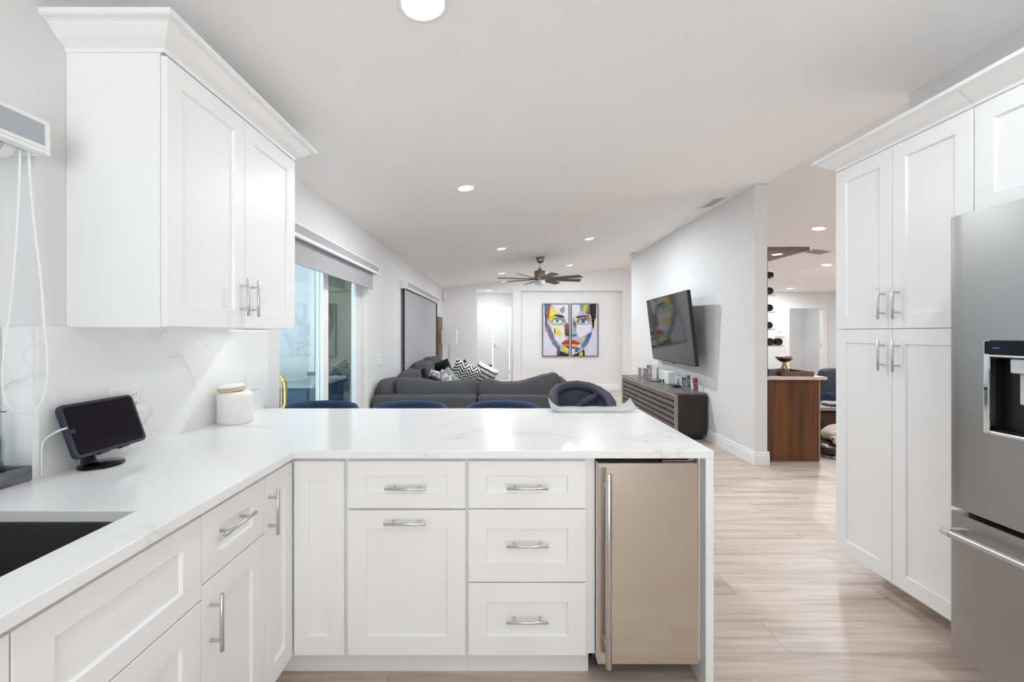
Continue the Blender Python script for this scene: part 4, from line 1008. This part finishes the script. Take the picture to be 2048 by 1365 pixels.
# ------------------------------------------------------------------ media console
o = thing('media_console', 'long dark wood console with slatted front below the television', 'console', (2.35, 6.5, 0))
cx0, cx1, cy0, cy1, cz0, cz1 = 2.15, 2.545, 5.35, 7.74, .075, .592
m = MB(); m.box(cx0 + .035, cx1, cy0, cy0 + .03, cz0, cz1 - .02); m.box(cx0 + .035, cx1, cy1 - .03, cy1, cz0, cz1 - .02); m.box(cx0 + .035, cx1, cy0 + .03, cy1 - .03, cz0, cz0 + .03); m.box(cx1 - .02, cx1, cy0 + .03, cy1 - .03, cz0 + .03, cz1 - .02); m.build('body', M['espresso'], o)
MB().box(cx0, cx1, cy0 - .002, cy1 + .002, cz1 - .02, cz1, .002).build('top', M['topw'], o)
m = MB(); m.box(cx0, cx0 + .034, cy0, cy0 + .03, cz0, cz1 - .021); m.box(cx0, cx0 + .034, cy1 - .03, cy1, cz0, cz1 - .021); m.box(cx0, cx0 + .034, cy0 + .03, cy1 - .03, cz0, cz0 + .03); m.box(cx0, cx0 + .034, cy0 + .03, cy1 - .03, cz1 - .045, cz1 - .021); m.build('front_frame', M['edgew'], o)
m = MB(); m.box(cx0 + .06, cx1 - .04, cy0 + .06, cy1 - .06, 0, cz0); m.build('plinth', M['black'], o)
e = [cy0 + .05, cy0 + .05 + .76, cy0 + .05 + 1.53, cy1 - .035]
for k in range(3):
    m = MB(); ya, yb = e[k] + .003, e[k + 1] - .003
    m.box(cx0 + .022, cx0 + .030, ya, yb, cz0 + .032, cz1 - .047); h_ = (cz1 - .047 - cz0 - .032) / 6; m.build('door', M['dark'], o)
    d_ = bpy.data.objects[o.children[-1].name] if False else [c for c in o.children][-1]
    m = MB()
    for q in range(6): z = cz0 + .032 + q * h_; m.box(cx0 + .006, cx0 + .021, ya, yb, z + .018, z + h_ - .003, .002)
    m.build('slat_front', M['slatw'], d_)
MB().box(cx0 + .012, cx0 + .021, cy0 + .033, cy0 + .045, cz0 + .03, cz1 - .05).build('edge_pull', M['leather'], o)

ZC = cz1
def photo(label, px, d, w, h, mat, lean=8, yaw=0, name='photo_frame', border=.006, group='photo frames on the console', x=None):
    x = X(px, d) if x is None else x
    o = thing(name, label, 'photo frame', (x, d, ZC), (0, 0, R(yaw)), group=group); a = R(lean); s, c = math.sin(a), math.cos(a)
    Q = frame((-w / 2, 0, .001), (1, 0, 0), (0, s, c), (0, -c, s))
    MB().add(*fbox(Q, 0, w, 0, h, -.012, 0), False).build('frame_block', M['clear'] if border < .01 else M['plastic'], o, local=True)
    MB().add(*fbox(Q, border, w - border, border, h - border, .0003, .0012), False).build('picture', mat, o, local=True)
    return o
photo('clear photo block, farthest left on the console', 1280, 7.45, .07, .155, M['photo2'], 4, -15, border=.008)
photo('small dark photo in a clear frame, second from the far end', 1290, 7.30, .075, .16, M['photo'], 8, -15)
photo('tall photo of dark shapes leaning beside the white book', 1299, 7.20, .10, .225, M['photo'], 12, -20)
photo('clear photo frame with two standing figures, third from the near end', 1368.5, 5.60, .072, .18, M['photo2'], 5, 0)
photo('grey photo frame behind the two-figure one', 1377.5, 5.72, .062, .19, M['photo2'], 5, 0)
photo('photo frame with a red dress, nearest the console end', 1391.5, 5.52, .070, .178, M['photo3'], 4, 0)
o = thing('white_card', 'tall white folded card behind the leaning photo', 'card', (2.50, 7.18, ZC)); m = MB()
m.box(2.455, 2.52, 7.05, 7.056, ZC + .001, ZC + .245); m.box(2.52, 2.526, 7.05, 7.20, ZC + .001, ZC + .245); m.build('leaf', M['trim'], o)
o = thing('round_dish', 'dark round dish with a pale rim on the console', 'dish', (2.385, 6.72, ZC))
MB().lathe([(.0001, .001), (.06, .001), (.085, .012), (.088, .014), (.084, .0145), (.06, .005), (.0001, .005)], (2.385, 6.72, ZC), 32).build('bowl', M['nickel'], o)
o = thing('glass_votive', 'small clear glass votive beside the white router', 'candle holder', (2.40, 6.48, ZC))
MB().lathe([(.0001, .001), (.035, .001), (.030, .02), (.034, .055), (.031, .055), (.026, .022), (.0001, .015)], (2.40, 6.48, ZC), 24).build('glass', M['clear'], o)
o = thing('router', 'white upright wireless router box on the console', 'router', (2.452, 6.28, ZC)); MB().box(2.392, 2.512, 6.22, 6.34, ZC + .001, ZC + .195, .018).build('case', M['mesh_r'], o); MB().box(2.402, 2.502, 6.215, 6.2195, ZC + .02, ZC + .17, .002).build('grille', M['plastic'], o)
o = thing('streaming_box', 'small flat black box with wires beside the router', 'media box', (2.42, 5.98, ZC)); MB().box(2.37, 2.47, 5.93, 6.03, ZC + .001, ZC + .026, .006).build('case', M['black'], o); MB().tube([(2.46, 6.025, ZC + .016), (2.48, 6.10, ZC + .06), (2.52, 6.16, ZC + .04), (2.53, 6.20, ZC + .01)], .003, 8).build('wire', M['black'], o)

# ------------------------------------------------------------------ two-panel face painting on the far wall
PD = YF + .12 - .034; SP = PD / F
def pt(u, v): return ((1070 + u / 9.75 - VX) * SP, EYE - (590 + v / 9.75 - VY) * SP)
COLS = {'bg': (.60, .60, .70), 'skin': (.42, .41, .48), 'pale': (.66, .66, .74), 'blue': (.035, .13, .28), 'black': (.008, .007, .012), 'red': (.42, .05, .02), 'yellow': (.72, .62, .07), 'lime': (.50, .55, .03), 'purple': (.18, .14, .19), 'brown': (.13, .065, .05), 'teal': (.10, .36, .42), 'lip': (.40, .025, .012), 'orange': (.62, .20, .03), 'white': (.82, .82, .80), 'grey': (.26, .25, .28), 'mint': (.28, .58, .50), 'cream': (.70, .62, .45), 'steelblue': (.10, .17, .30)}
CN = list(COLS); CM = [flat(c, COLS[c], .45) for c in CN]
def panel(label, u0, u1, v0, v1, patches):
    (xa_, za_), (xb_, zb_) = pt(u0, v1), pt(u1, v0)
    o = thing('painting_panel', label, 'painting', ((xa_ + xb_) / 2, PD + .03, za_), group='two-panel face painting'); fr = .013
    m = MB(); y0, y1 = PD - .012, PD + .032
    m.box(xa_ - fr, xa_, y0, y1, za_ - fr, zb_ + fr); m.box(xb_, xb_ + fr, y0, y1, za_ - fr, zb_ + fr); m.box(xa_, xb_, y0, y1, za_ - fr, za_); m.box(xa_, xb_, y0, y1, zb_, zb_ + fr); m.build('frame', M['black'], o)
    m = MB(); m.m = CN.index('bg'); m.box(xa_, xb_, PD, PD + .03, za_, zb_)
    for k, (c, poly) in enumerate(patches):
        m.m = CN.index(c)
        pp = [pt(min(max(u, u0), u1), min(max(v, v0), v1)) for u, v in poly]
        bm = bmesh.new(); vs = [bm.verts.new((x, PD - .0006 - .00022 * k, z)) for x, z in pp]
        try: f = bm.faces.new(vs)
        except ValueError: bm.free(); continue
        bmesh.ops.triangulate(bm, faces=[f]); m.bm(bm)
    m.build('canvas', CM, o); return o
def ell(cx, cy, a, b_, n=18, rot=0):
    c, s = math.cos(R(rot)), math.sin(R(rot)); return [(cx + a * math.cos(t) * c - b_ * math.sin(t) * s, cy + a * math.cos(t) * s + b_ * math.sin(t) * c) for t in [2 * math.pi * k / n for k in range(n)]]
def eye(cx, cy, w, h): return [(cx - w, cy + h * .25), (cx - w * .6, cy - h * .6), (cx - w * .1, cy - h), (cx + w * .5, cy - h * .7), (cx + w, cy + h * .2), (cx + w * .6, cy + h * .75), (cx, cy + h), (cx - w * .6, cy + h * .75)]
LP = [('skin', [(180, 180), (660, 180), (660, 1180), (560, 1120), (440, 1050), (330, 930), (270, 830), (235, 700), (205, 500), (190, 350)]),
 ('pale', [(330, 190), (655, 190), (655, 560), (560, 470), (450, 330), (380, 280)]), ('pale', [(300, 560), (560, 600), (600, 860), (520, 980), (410, 900), (330, 700)]),
 ('purple', [(225, 560), (300, 640), (360, 760), (380, 880), (320, 900), (262, 790), (232, 680)]), ('grey', [(185, 480), (215, 560), (235, 715), (205, 712), (190, 620)]),
 ('blue', [(178, 182), (285, 182), (255, 260), (240, 380), (215, 400), (190, 330)]), ('black', [(185, 330), (225, 400), (222, 520), (235, 640), (212, 600), (195, 430)]),
 ('red', [(270, 182), (310, 182), (290, 260), (280, 380), (265, 490), (240, 480), (222, 400), (245, 300)]),
 ('yellow', [(300, 240), (380, 290), (455, 330), (420, 380), (350, 390), (290, 400), (285, 320)]), ('lime', [(285, 400), (400, 385), (430, 430), (350, 470), (290, 510), (260, 480)]),
 ('grey', [(470, 290), (570, 220), (580, 330), (520, 370)]), ('black', [(350, 405), (430, 385), (540, 400), (575, 440), (500, 450), (420, 425)]), ('grey', [(480, 450), (570, 440), (605, 510), (590, 560), (540, 500)]),
 ('lime', [(330, 545), (430, 580), (540, 570), (500, 600), (400, 600), (330, 590)]), ('black', eye(435, 512, 118, 62)), ('white', eye(435, 517, 100, 50)), ('teal', ell(430, 512, 46, 46)), ('mint', ell(428, 520, 34, 32)), ('black', ell(433, 510, 18, 20)),
 ('yellow', [(370, 640), (450, 650), (480, 730), (450, 800), (390, 790), (400, 700)]), ('yellow', [(480, 690), (520, 760), (500, 850), (470, 780)]),
 ('brown', [(590, 560), (640, 560), (655, 700), (655, 800), (590, 800), (580, 760), (610, 690)]), ('black', [(600, 770), (655, 765), (655, 808), (620, 800)]), ('red', [(570, 620), (610, 560), (620, 640), (585, 720)]),
 ('steelblue', [(320, 900), (400, 940), (490, 1010), (470, 1080), (400, 1020), (340, 960)]), ('blue', [(400, 1000), (490, 1030), (480, 1100), (430, 1050)]), ('purple', [(350, 880), (420, 900), (430, 950), (380, 930)]),
 ('lip', [(505, 950), (560, 905), (620, 880), (655, 895), (655, 960), (600, 965), (550, 975)]), ('orange', [(545, 975), (655, 958), (655, 1005), (590, 1000)]), ('lip', [(590, 998), (655, 1000), (655, 1045), (610, 1025)]),
 ('lime', [(500, 1040), (540, 1000), (600, 1060), (650, 1140), (600, 1140), (520, 1100)]), ('pale', [(570, 1030), (655, 1050), (655, 1120), (620, 1080)]), ('brown', [(430, 1060), (520, 1110), (655, 1165), (655, 1190), (420, 1190)]), ('black', [(480, 1100), (560, 1120), (655, 1168), (655, 1190), (470, 1190)])]
RP = [('skin', [(715, 182), (1110, 182), (1150, 480), (1140, 640), (1090, 800), (1030, 950), (950, 1060), (860, 1120), (760, 1180), (715, 1180)]),
 ('pale', [(715, 190), (870, 190), (880, 330), (820, 400), (760, 420), (715, 500)]), ('grey', [(870, 190), (960, 190), (930, 330), (890, 320)]), ('lime', [(950, 185), (1040, 185), (1010, 330), (930, 350)]), ('brown', [(1045, 200), (1090, 185), (1130, 400), (1060, 390), (985, 355)]),
 ('grey', [(1000, 230), (1050, 200), (1040, 330), (1000, 340)]), ('black', [(1066, 182), (1195, 182), (1190, 440), (1150, 480), (1155, 620), (1130, 680), (1140, 520), (1110, 380), (1090, 280)]), ('cream', [(1165, 470), (1200, 470), (1200, 560), (1170, 640), (1145, 690), (1155, 560)]),
 ('yellow', [(760, 420), (800, 400), (820, 480), (770, 480)]), ('teal', [(800, 440), (850, 420), (900, 440), (840, 475)]), ('black', [(800, 430), (900, 410), (1020, 400), (1090, 425), (1010, 425), (900, 440), (830, 465)]), ('red', [(960, 440), (1040, 440), (1100, 490), (1040, 480), (950, 470)]), ('orange', [(1050, 480), (1120, 460), (1110, 510), (1060, 520)]),
 ('pale', [(820, 590), (1100, 580), (1090, 720), (960, 800), (860, 840), (800, 700)]), ('brown', [(760, 500), (800, 560), (790, 660), (760, 620), (740, 560)]), ('grey', [(745, 560), (790, 660), (800, 740), (770, 700)]),
 ('black', eye(935, 520, 125, 62)), ('white', eye(940, 526, 104, 48)), ('lime', [(850, 535), (900, 500), (930, 540), (900, 565)]), ('blue', ell(945, 520, 46, 46)), ('teal', ell(950, 530, 30, 28)), ('black', ell(940, 514, 19, 21)),
 ('teal', [(715, 760), (790, 745), (815, 790), (760, 800), (715, 810)]), ('black', [(715, 795), (800, 785), (812, 800), (740, 815)]),
 ('yellow', [(930, 820), (955, 830), (945, 890), (905, 900)]), ('blue', [(1020, 770), (1110, 720), (1090, 820), (1010, 960), (930, 1050), (920, 960), (980, 880)]), ('steelblue', [(960, 900), (1060, 900), (990, 1010), (920, 1050), (910, 970)]),
 ('lip', [(715, 900), (760, 885), (820, 910), (890, 955), (820, 975), (715, 965)]), ('cream', [(715, 965), (820, 972), (780, 1000), (715, 1000)]), ('orange', [(715, 1000), (800, 992), (770, 1030), (715, 1030)]), ('brown', [(715, 1030), (800, 1015), (770, 1045), (715, 1050)]),
 ('cream', [(830, 980), (900, 960), (870, 1040), (820, 1020)]), ('blue', [(780, 1050), (830, 1020), (880, 1050), (830, 1105), (780, 1110)]), ('black', [(780, 1080), (830, 1095), (800, 1115)]), ('pale', [(715, 1050), (780, 1060), (760, 1170), (715, 1170)]), ('black', [(760, 1175), (900, 1105), (960, 1060), (970, 1190), (720, 1190)]), ('lime', [(870, 1130), (930, 1110), (930, 1190), (850, 1190)])]
panel('left half of the colourful face painting, blue hair at its edge', 155, 657, 184, 1190, LP)
panel('right half of the colourful face painting, black hair at its edge', 714, 1220, 184, 1190, RP)

# ------------------------------------------------------------------ bar in the next room
wx = XT + .128
o = thing('bar_cabinet', 'walnut bar cabinet with plain end panel behind the grey wall corner', 'cabinet', (2.99, 5.9, 0))
MB().box(wx + .018, 3.27, 4.49, 7.4, .0, .858).build('body', M['canopy'], o); MB().box(wx + .018, 3.286, 4.462, 4.488, .012, .858, .001).build('end_panel', M['walnut'], o); MB().box(3.286, 3.298, 4.462, 7.4, .012, .858).build('edge_strip', M['edgew'], o); 
MB().box(wx + .018, 3.28, 4.466, 4.486, 0, .0115).build('base_strip', M['edgew'], o)
o = thing('bar_counter', 'pale stone top of the walnut bar', 'countertop', (3.0, 5.9, .86)); MB().box(wx + .002, 3.345, 4.425, 7.42, .859, .890, .002).build('slab', simple('pale_stone', (.68, .60, .57), .25, var=.05, nscale=12), o)
o = thing('bar_canopy', 'dark walnut board fixed over the bar with a small recessed light', 'ceiling panel', (2.92, 5.8, 2.19)); MB().box(wx + .001, 3.146, 4.42, 7.3, 2.19, 2.226, .001).build('board', M['canopy'], o); MB().box(wx + .0005, 3.150, 4.412, 4.4195, 2.186, 2.228).build('front_edge', M['traybrown'], o)
cl = thing('recessed_light', 'small recessed light in the walnut board over the bar', 'ceiling light', (2.955, 4.63, 2.19), group='recessed ceiling lights'); MB().lathe([(.045, -.0002), (.052, -.004), (.06, -.0002)], (2.955, 4.63, 2.19), 24).build('trim_ring', M['trim'], cl); MB().lathe([(.045, -.0015), (.0001, -.002)], (2.955, 4.63, 2.19), 24).build('lens', M['lens'], cl)
l = bpy.data.lights.new('lamp', 'AREA'); l.shape = 'DISK'; l.size = .08; l.energy = 5; lo = bpy.data.objects.new('lamp', l); COL.objects.link(lo); lo.parent = cl; lo.location = (0, 0, -.006)
o = thing('bar_wall_panel', 'thin dark walnut panel on the wall behind the wine bottles', 'wall panel', (wx, 5.8, .9)); MB().box(wx, wx + .008, 4.385, 7.3, .892, 2.185).build('board', M['canopy'], o)
rows = [1.966, 1.795, 1.613, 1.426, 1.249]
proto = None
for k, z in enumerate(rows):
    w_ = ['topmost', 'second from the top', 'third from the top', 'fourth from the top', 'lowest'][k]
    r_ = thing('wine_rack', f'{w_} pair of wall pegs holding wine bottles over the bar', 'wine rack', (wx + .009, 4.75, z), group='wine pegs over the bar')
    n_ = 3 if k == 4 else 2
    for yy in (4.66, 4.79): MB().tube([(wx + .008, yy, z - .046), (wx + .06 + .095 * n_, yy, z - .046), (wx + .063 + .095 * n_, yy, z - .036)], .0055, 10).build('peg', M['nickel'], r_)
    for q in range(n_):
        xx = wx + .076 + q * .095 - (k * .004 if k < 4 else 0)
        lab = {0: f'dark wine bottle nearest the wall in the {w_} peg row', 1: f'dark wine bottle at the open end of the {w_} peg row' if n_ == 2 else 'dark wine bottle in the middle of the lowest peg row', 2: 'dark wine bottle at the open end of the lowest peg row'}[q]
        if proto is None:
            b_ = thing('wine_bottle', lab, 'bottle', (xx, 4.60, z), group='wine bottles over the bar'); proto = b_
            RB = Matrix.Rotation(R(-90), 3, 'X')
            MB().lathe([(.0001, .012), (.020, .008), (.032, 0), (.0375, .004), (.0385, .012), (.0385, .19), (.034, .215), (.018, .24), (.0145, .25), (.0145, .285), (.0001, .285)], (0, 0, 0), 28, RB).build('glass_body', M['bottle'], b_, local=True)
            MB().lathe([(.0155, .25), (.0155, .30), (.0001, .301)], (0, 0, 0), 20, RB).build('foil_cap', M['foil'], b_, local=True)
            MB().lathe([(.0388, .05), (.0388, .14)], (0, 0, 0), 28, RB).build('label_band', M['cream'] if 'cream' in M else M['lampshade'], b_, local=True)
        else:
            b_ = copy_tree(proto); b_.location = (xx, 4.60, z); b_['label'] = lab
o = thing('serving_tray', 'red brown wooden serving tray on the bar under the metal bowl', 'tray', (3.08, 4.7, .89)); m = MB(); x0, x1, ya, yb, zz = 2.915, 3.245, 4.475, 4.90, .8905
m.box(x0, x1, ya, ya + .012, zz, zz + .048, .002); m.box(x0, x1, yb - .012, yb, zz, zz + .048, .002); m.box(x0, x0 + .012, ya + .012, yb - .012, zz, zz + .048, .002); m.box(x1 - .012, x1, ya + .012, yb - .012, zz, zz + .048, .002); m.build('side_rails', M['traybrown'], o); MB().box(x0 + .012, x1 - .012, ya + .012, yb - .012, zz, zz + .008).build('base_board', M['espresso'], o)
o = thing('metal_bowl', 'hammered copper bowl on branching brass legs in the bar tray', 'bowl', (3.055, 4.66, .90)); c_ = (3.055, 4.66, .8995)
MB().lathe([(.0001, .125), (.03, .128), (.06, .145), (.082, .170), (.090, .187), (.087, .187), (.078, .172), (.057, .149), (.03, .134), (.0001, .131)], c_, 32).build('dish', M['copper'], o)
for k in range(6): a = R(60 * k + 15); MB().tube([(c_[0] + .010 * math.cos(a), c_[1] + .010 * math.sin(a), c_[2] + .128), (c_[0] + .022 * math.cos(a), c_[1] + .022 * math.sin(a), c_[2] + .08), (c_[0] + .05 * math.cos(a), c_[1] + .05 * math.sin(a), c_[2] + .010), (c_[0] + .062 * math.cos(a), c_[1] + .062 * math.sin(a), c_[2] + .002)], [.006, .0045, .0035, .003], 8).build('leg', M['gold'], o)
for k in range(5): q = thing('coaster', ['lowest', 'second lowest', 'middle', 'second highest', 'topmost'][k] + ' dark coaster of the stack left of the bar tray', 'coaster', (2.862, 4.60, .891 + .0142 * k), group='stack of coasters on the bar'); MB().box(2.815, 2.908, 4.55, 4.65, .8905 + .0142 * k, .8905 + .0142 * k + .012, .003).build('disc', M['topw'], q)
o = thing('decanter', 'small brown bottle behind the coasters on the bar', 'bottle', (2.845, 4.72, .89)); MB().lathe([(.0001, .001), (.035, .001), (.038, .01), (.038, .09), (.02, .13), (.012, .15), (.012, .18), (.0001, .18)], (2.845, 4.72, .89), 24).build('glass_body', M['leather'], o)

# chair, bench and dog beside the bar
o = thing('armchair', 'navy upholstered armchair half hidden behind the bar and pantry', 'chair', (4.72, 5.75, 0)); 
puff(MB(), 4.72, 5.98, .64, .31, .075, .215, .35, .004).build('backrest', M['slate'], o); puff(MB(), 4.72, 5.70, .37, .28, .24, .07, .4, .004).build('seat', M['navy'], o)
for sx in (-1, 1): puff(MB(), 4.72 + sx * .285, 5.74, .42, .05, .26, .12, .4, .004).build('arm', M['navy'], o)
for sx in (-.24, .24):
    for sy in (-.2, .2): MB().cyl((4.72 + sx, 5.72 + sy, .31), (4.72 + sx * 1.1, 5.72 + sy * 1.1, 0), .018, 10, .012).build('leg', M['espresso'], o)
o = thing('leather_bench', 'brown leather bench with a pale board top behind the bar end', 'bench', (4.1, 5.25, 0)); puff(MB(), 4.1, 5.25, .215, .42, .16, .205, .25, .004).build('cushion_body', M['leather'], o); MB().box(3.62, 4.58, 5.06, 5.42, .425, .465, .004).build('top', M['edgew'], o)
for sx in (-.38, .38):
    for sy in (-.12, .12): MB().cyl((4.1 + sx, 5.25 + sy, .05), (4.1 + sx, 5.25 + sy, 0), .02, 10).build('foot', M['black'], o)
o = thing('folded_napkin', 'crumpled pale cloth on the leather bench top', 'cloth', (4.02, 5.22, .465)); puff(MB(), 4.02, 5.22, .490, .13, .10, .019, .6, .003).build('fold', M['lgreyfab'], o)
o = thing('dog_bed', 'round brown dog bed with a dark and white rim on the floor', 'pet bed', (3.72, 4.78, 0)); puff(MB(), 3.72, 4.78, .085, .30, .24, .062, .6, .004).build('cushion_body', M['leather'], o); MB().lathe([(.0001, .001), (.26, .001), (.275, .008), (.26, .02), (.0001, .02)], (3.72, 4.78, 0), 36).build('base', M['blotch'], o)
o = thing('dog', 'cream dog with tan ears curled up on the brown bed', 'dog', (3.72, 4.78, .14))
def dogf(q, x, y, z): q[2] += .02 * math.cos(3 * x) ; return q
m = MB(); puff(m, 3.77, 4.80, .205, .19, .13, .075, .8, .004, f=dogf); puff(m, 3.88, 4.76, .20, .10, .11, .07, .85, .003); puff(m, 3.63, 4.69, .20, .065, .060, .052, .9, .002); puff(m, 3.585, 4.65, .182, .038, .032, .028, .9, .001); m.tube([(3.70, 4.70, .165), (3.62, 4.62, .155), (3.55, 4.60, .152)], [.035, .024, .02], 10); m.tube([(3.86, 4.68, .165), (3.76, 4.62, .155), (3.68, 4.59, .152)], [.04, .025, .02], 10); m.tube([(3.96, 4.80, .19), (3.98, 4.70, .165), (3.90, 4.62, .155)], [.025, .018, .01], 10)
m.v = [(x, y, z + .018) for x, y, z in m.v]; bd = m.build('body', M['fur'], o)
for x_, y_ in ((3.602, 4.662), (3.675, 4.655)): puff(MB(), x_ + .01, y_ - .015, .223, .022, .012, .045, .8, .001).build('ear', M['tanear'], o)
puff(MB(), 3.552, 4.625, .206, .012, .01, .009, .9, 0).build('nose', M['black'], o)

# ------------------------------------------------------------------ covered patio outside the sliding door
struct(MB().box(-6.5, xa - .01, 1.0, 12.5, -.12, -.02).build('floor_patio', M['patio']))
struct(MB().box(-6.5, xa - .01, 1.0, 12.5, 2.62, 2.72).build('ceiling_patio', simple('patio_ceiling', (.75, .80, .82), .8, var=.02)))
m = MB(); m.box(-6.0, -2.74, 6.2, 6.35, -.02, 2.62); struct(m.build('wall_patio', M['stucco']))
m = MB(); m.box(-6.0, xa - .02, 8.6, 8.75, -.02, 2.62); struct(m.build('wall_patio_end', M['tan']))
m = MB()
for k in range(7): m.box(-6.5, -6.46, 1.0, 12.5, .05 + k * .27, .30 + k * .27)
struct(m.build('wall_patio_light_screen', M['whiteboard']))  # unseen board screen added to cut the daylight reaching the patio
o = thing('patio_post', 'slim white patio post outside the glass door', 'post', (-2.66, 6.1, 0)); MB().box(-2.70, -2.62, 6.0, 6.08, -.02, 2.62, .004).build('shaft', M['trim'], o); MB().box(-2.72, -2.60, 5.98, 6.10, .72, .80, .004).build('collar', M['bluepaint'], o)
o = thing('patio_chest', 'deep blue outdoor chest of drawers with a pale board top', 'outdoor cabinet', (-2.7, 5.3, 0)); MB().box(-3.6, -2.20, 4.95, 5.95, -.019, .71).build('body', M['bluepaint'], o); MB().box(-3.64, -2.17, 4.92, 5.98, .71, .75, .004).build('top', M['whiteboard'], o)
for k in range(3):
    for c in range(2):
        f_ = MB().box(-2.26 - .45 - .47 * c, -2.24 - .47 * c, 4.935, 4.95, .49 - .21 * k, .68 - .21 * k, .003).build('drawer', M['bluepaint'], o)
        MB().lathe([(.0001, 0), (.014, 0), (.018, .012), (.0001, .02)], (-2.475 - .47 * c, 4.935, .585 - .21 * k), 14, Matrix.Rotation(R(90), 3, 'X')).build('knob', M['nickel'], f_)
o = thing('patio_chair', 'gold tubular framed chair outside the glass door, beside the backsplash end', 'chair', (-2.12, 4.1, 0)); m = MB(); yq = 3.95
m.tube([(-2.33, yq, .0 - .02), (-2.33, yq, .55), (-2.33, yq, .88), (-2.30, yq, .945), (-2.24, yq, .965), (-2.08, yq, .965), (-2.03, yq, .945), (-1.995, yq, .88), (-1.99, yq, .70), (-2.02, yq, .60), (-2.02, yq, -.02)], .017, 12); m.build('back_frame', M['gold'], o)
m = MB()
for k in range(6): xx = -2.28 + .05 * k; m.cyl((xx, yq, .50), (xx, yq, .95), .006, 8)
m.build('spindle', M['gold'], o); MB().box(-2.36, -1.97, yq + .02, yq + .44, .42, .47, .015).build('seat', M['whiteboard'], o)
for xx in (-2.34, -1.99): MB().cyl((xx, yq + .42, .43), (xx, yq + .42, -.02), .014, 10).build('leg', M['gold'], o)
o = thing('patio_sofa', 'low blue outdoor sofa seen through the right glass panel', 'outdoor sofa', (-2.35, 6.9, 0)); MB().box(-2.75, -1.85, 6.75, 7.5, .05, .25, .03).build('base', M['bluepaint'], o); MB().box(-2.75, -1.85, 7.255, 7.5, .255, .72, .04).build('backrest', M['lgreyfab'], o); MB().box(-2.72, -1.88, 6.72, 7.25, .255, .37, .03).build('seat_cushion', M['whiteboard'], o)
for sx in (-2.7, -1.9):
    for sy in (6.8, 7.45): MB().cyl((sx, sy, .06), (sx, sy, -.02), .02, 8).build('foot', M['espresso'], o)
pillow('throw_pillow', 'blue triangular looking cushion on the outdoor sofa behind the glass', M['bluepaint'], A(670, 735, 7.0), .29, 42, 0, 15, group='outdoor cushions')
fan('patio_ceiling_fan', -2.75, 5.0, 2.62, .30, 'bronze patio ceiling fan seen through the glass door', 20, 5, .66)
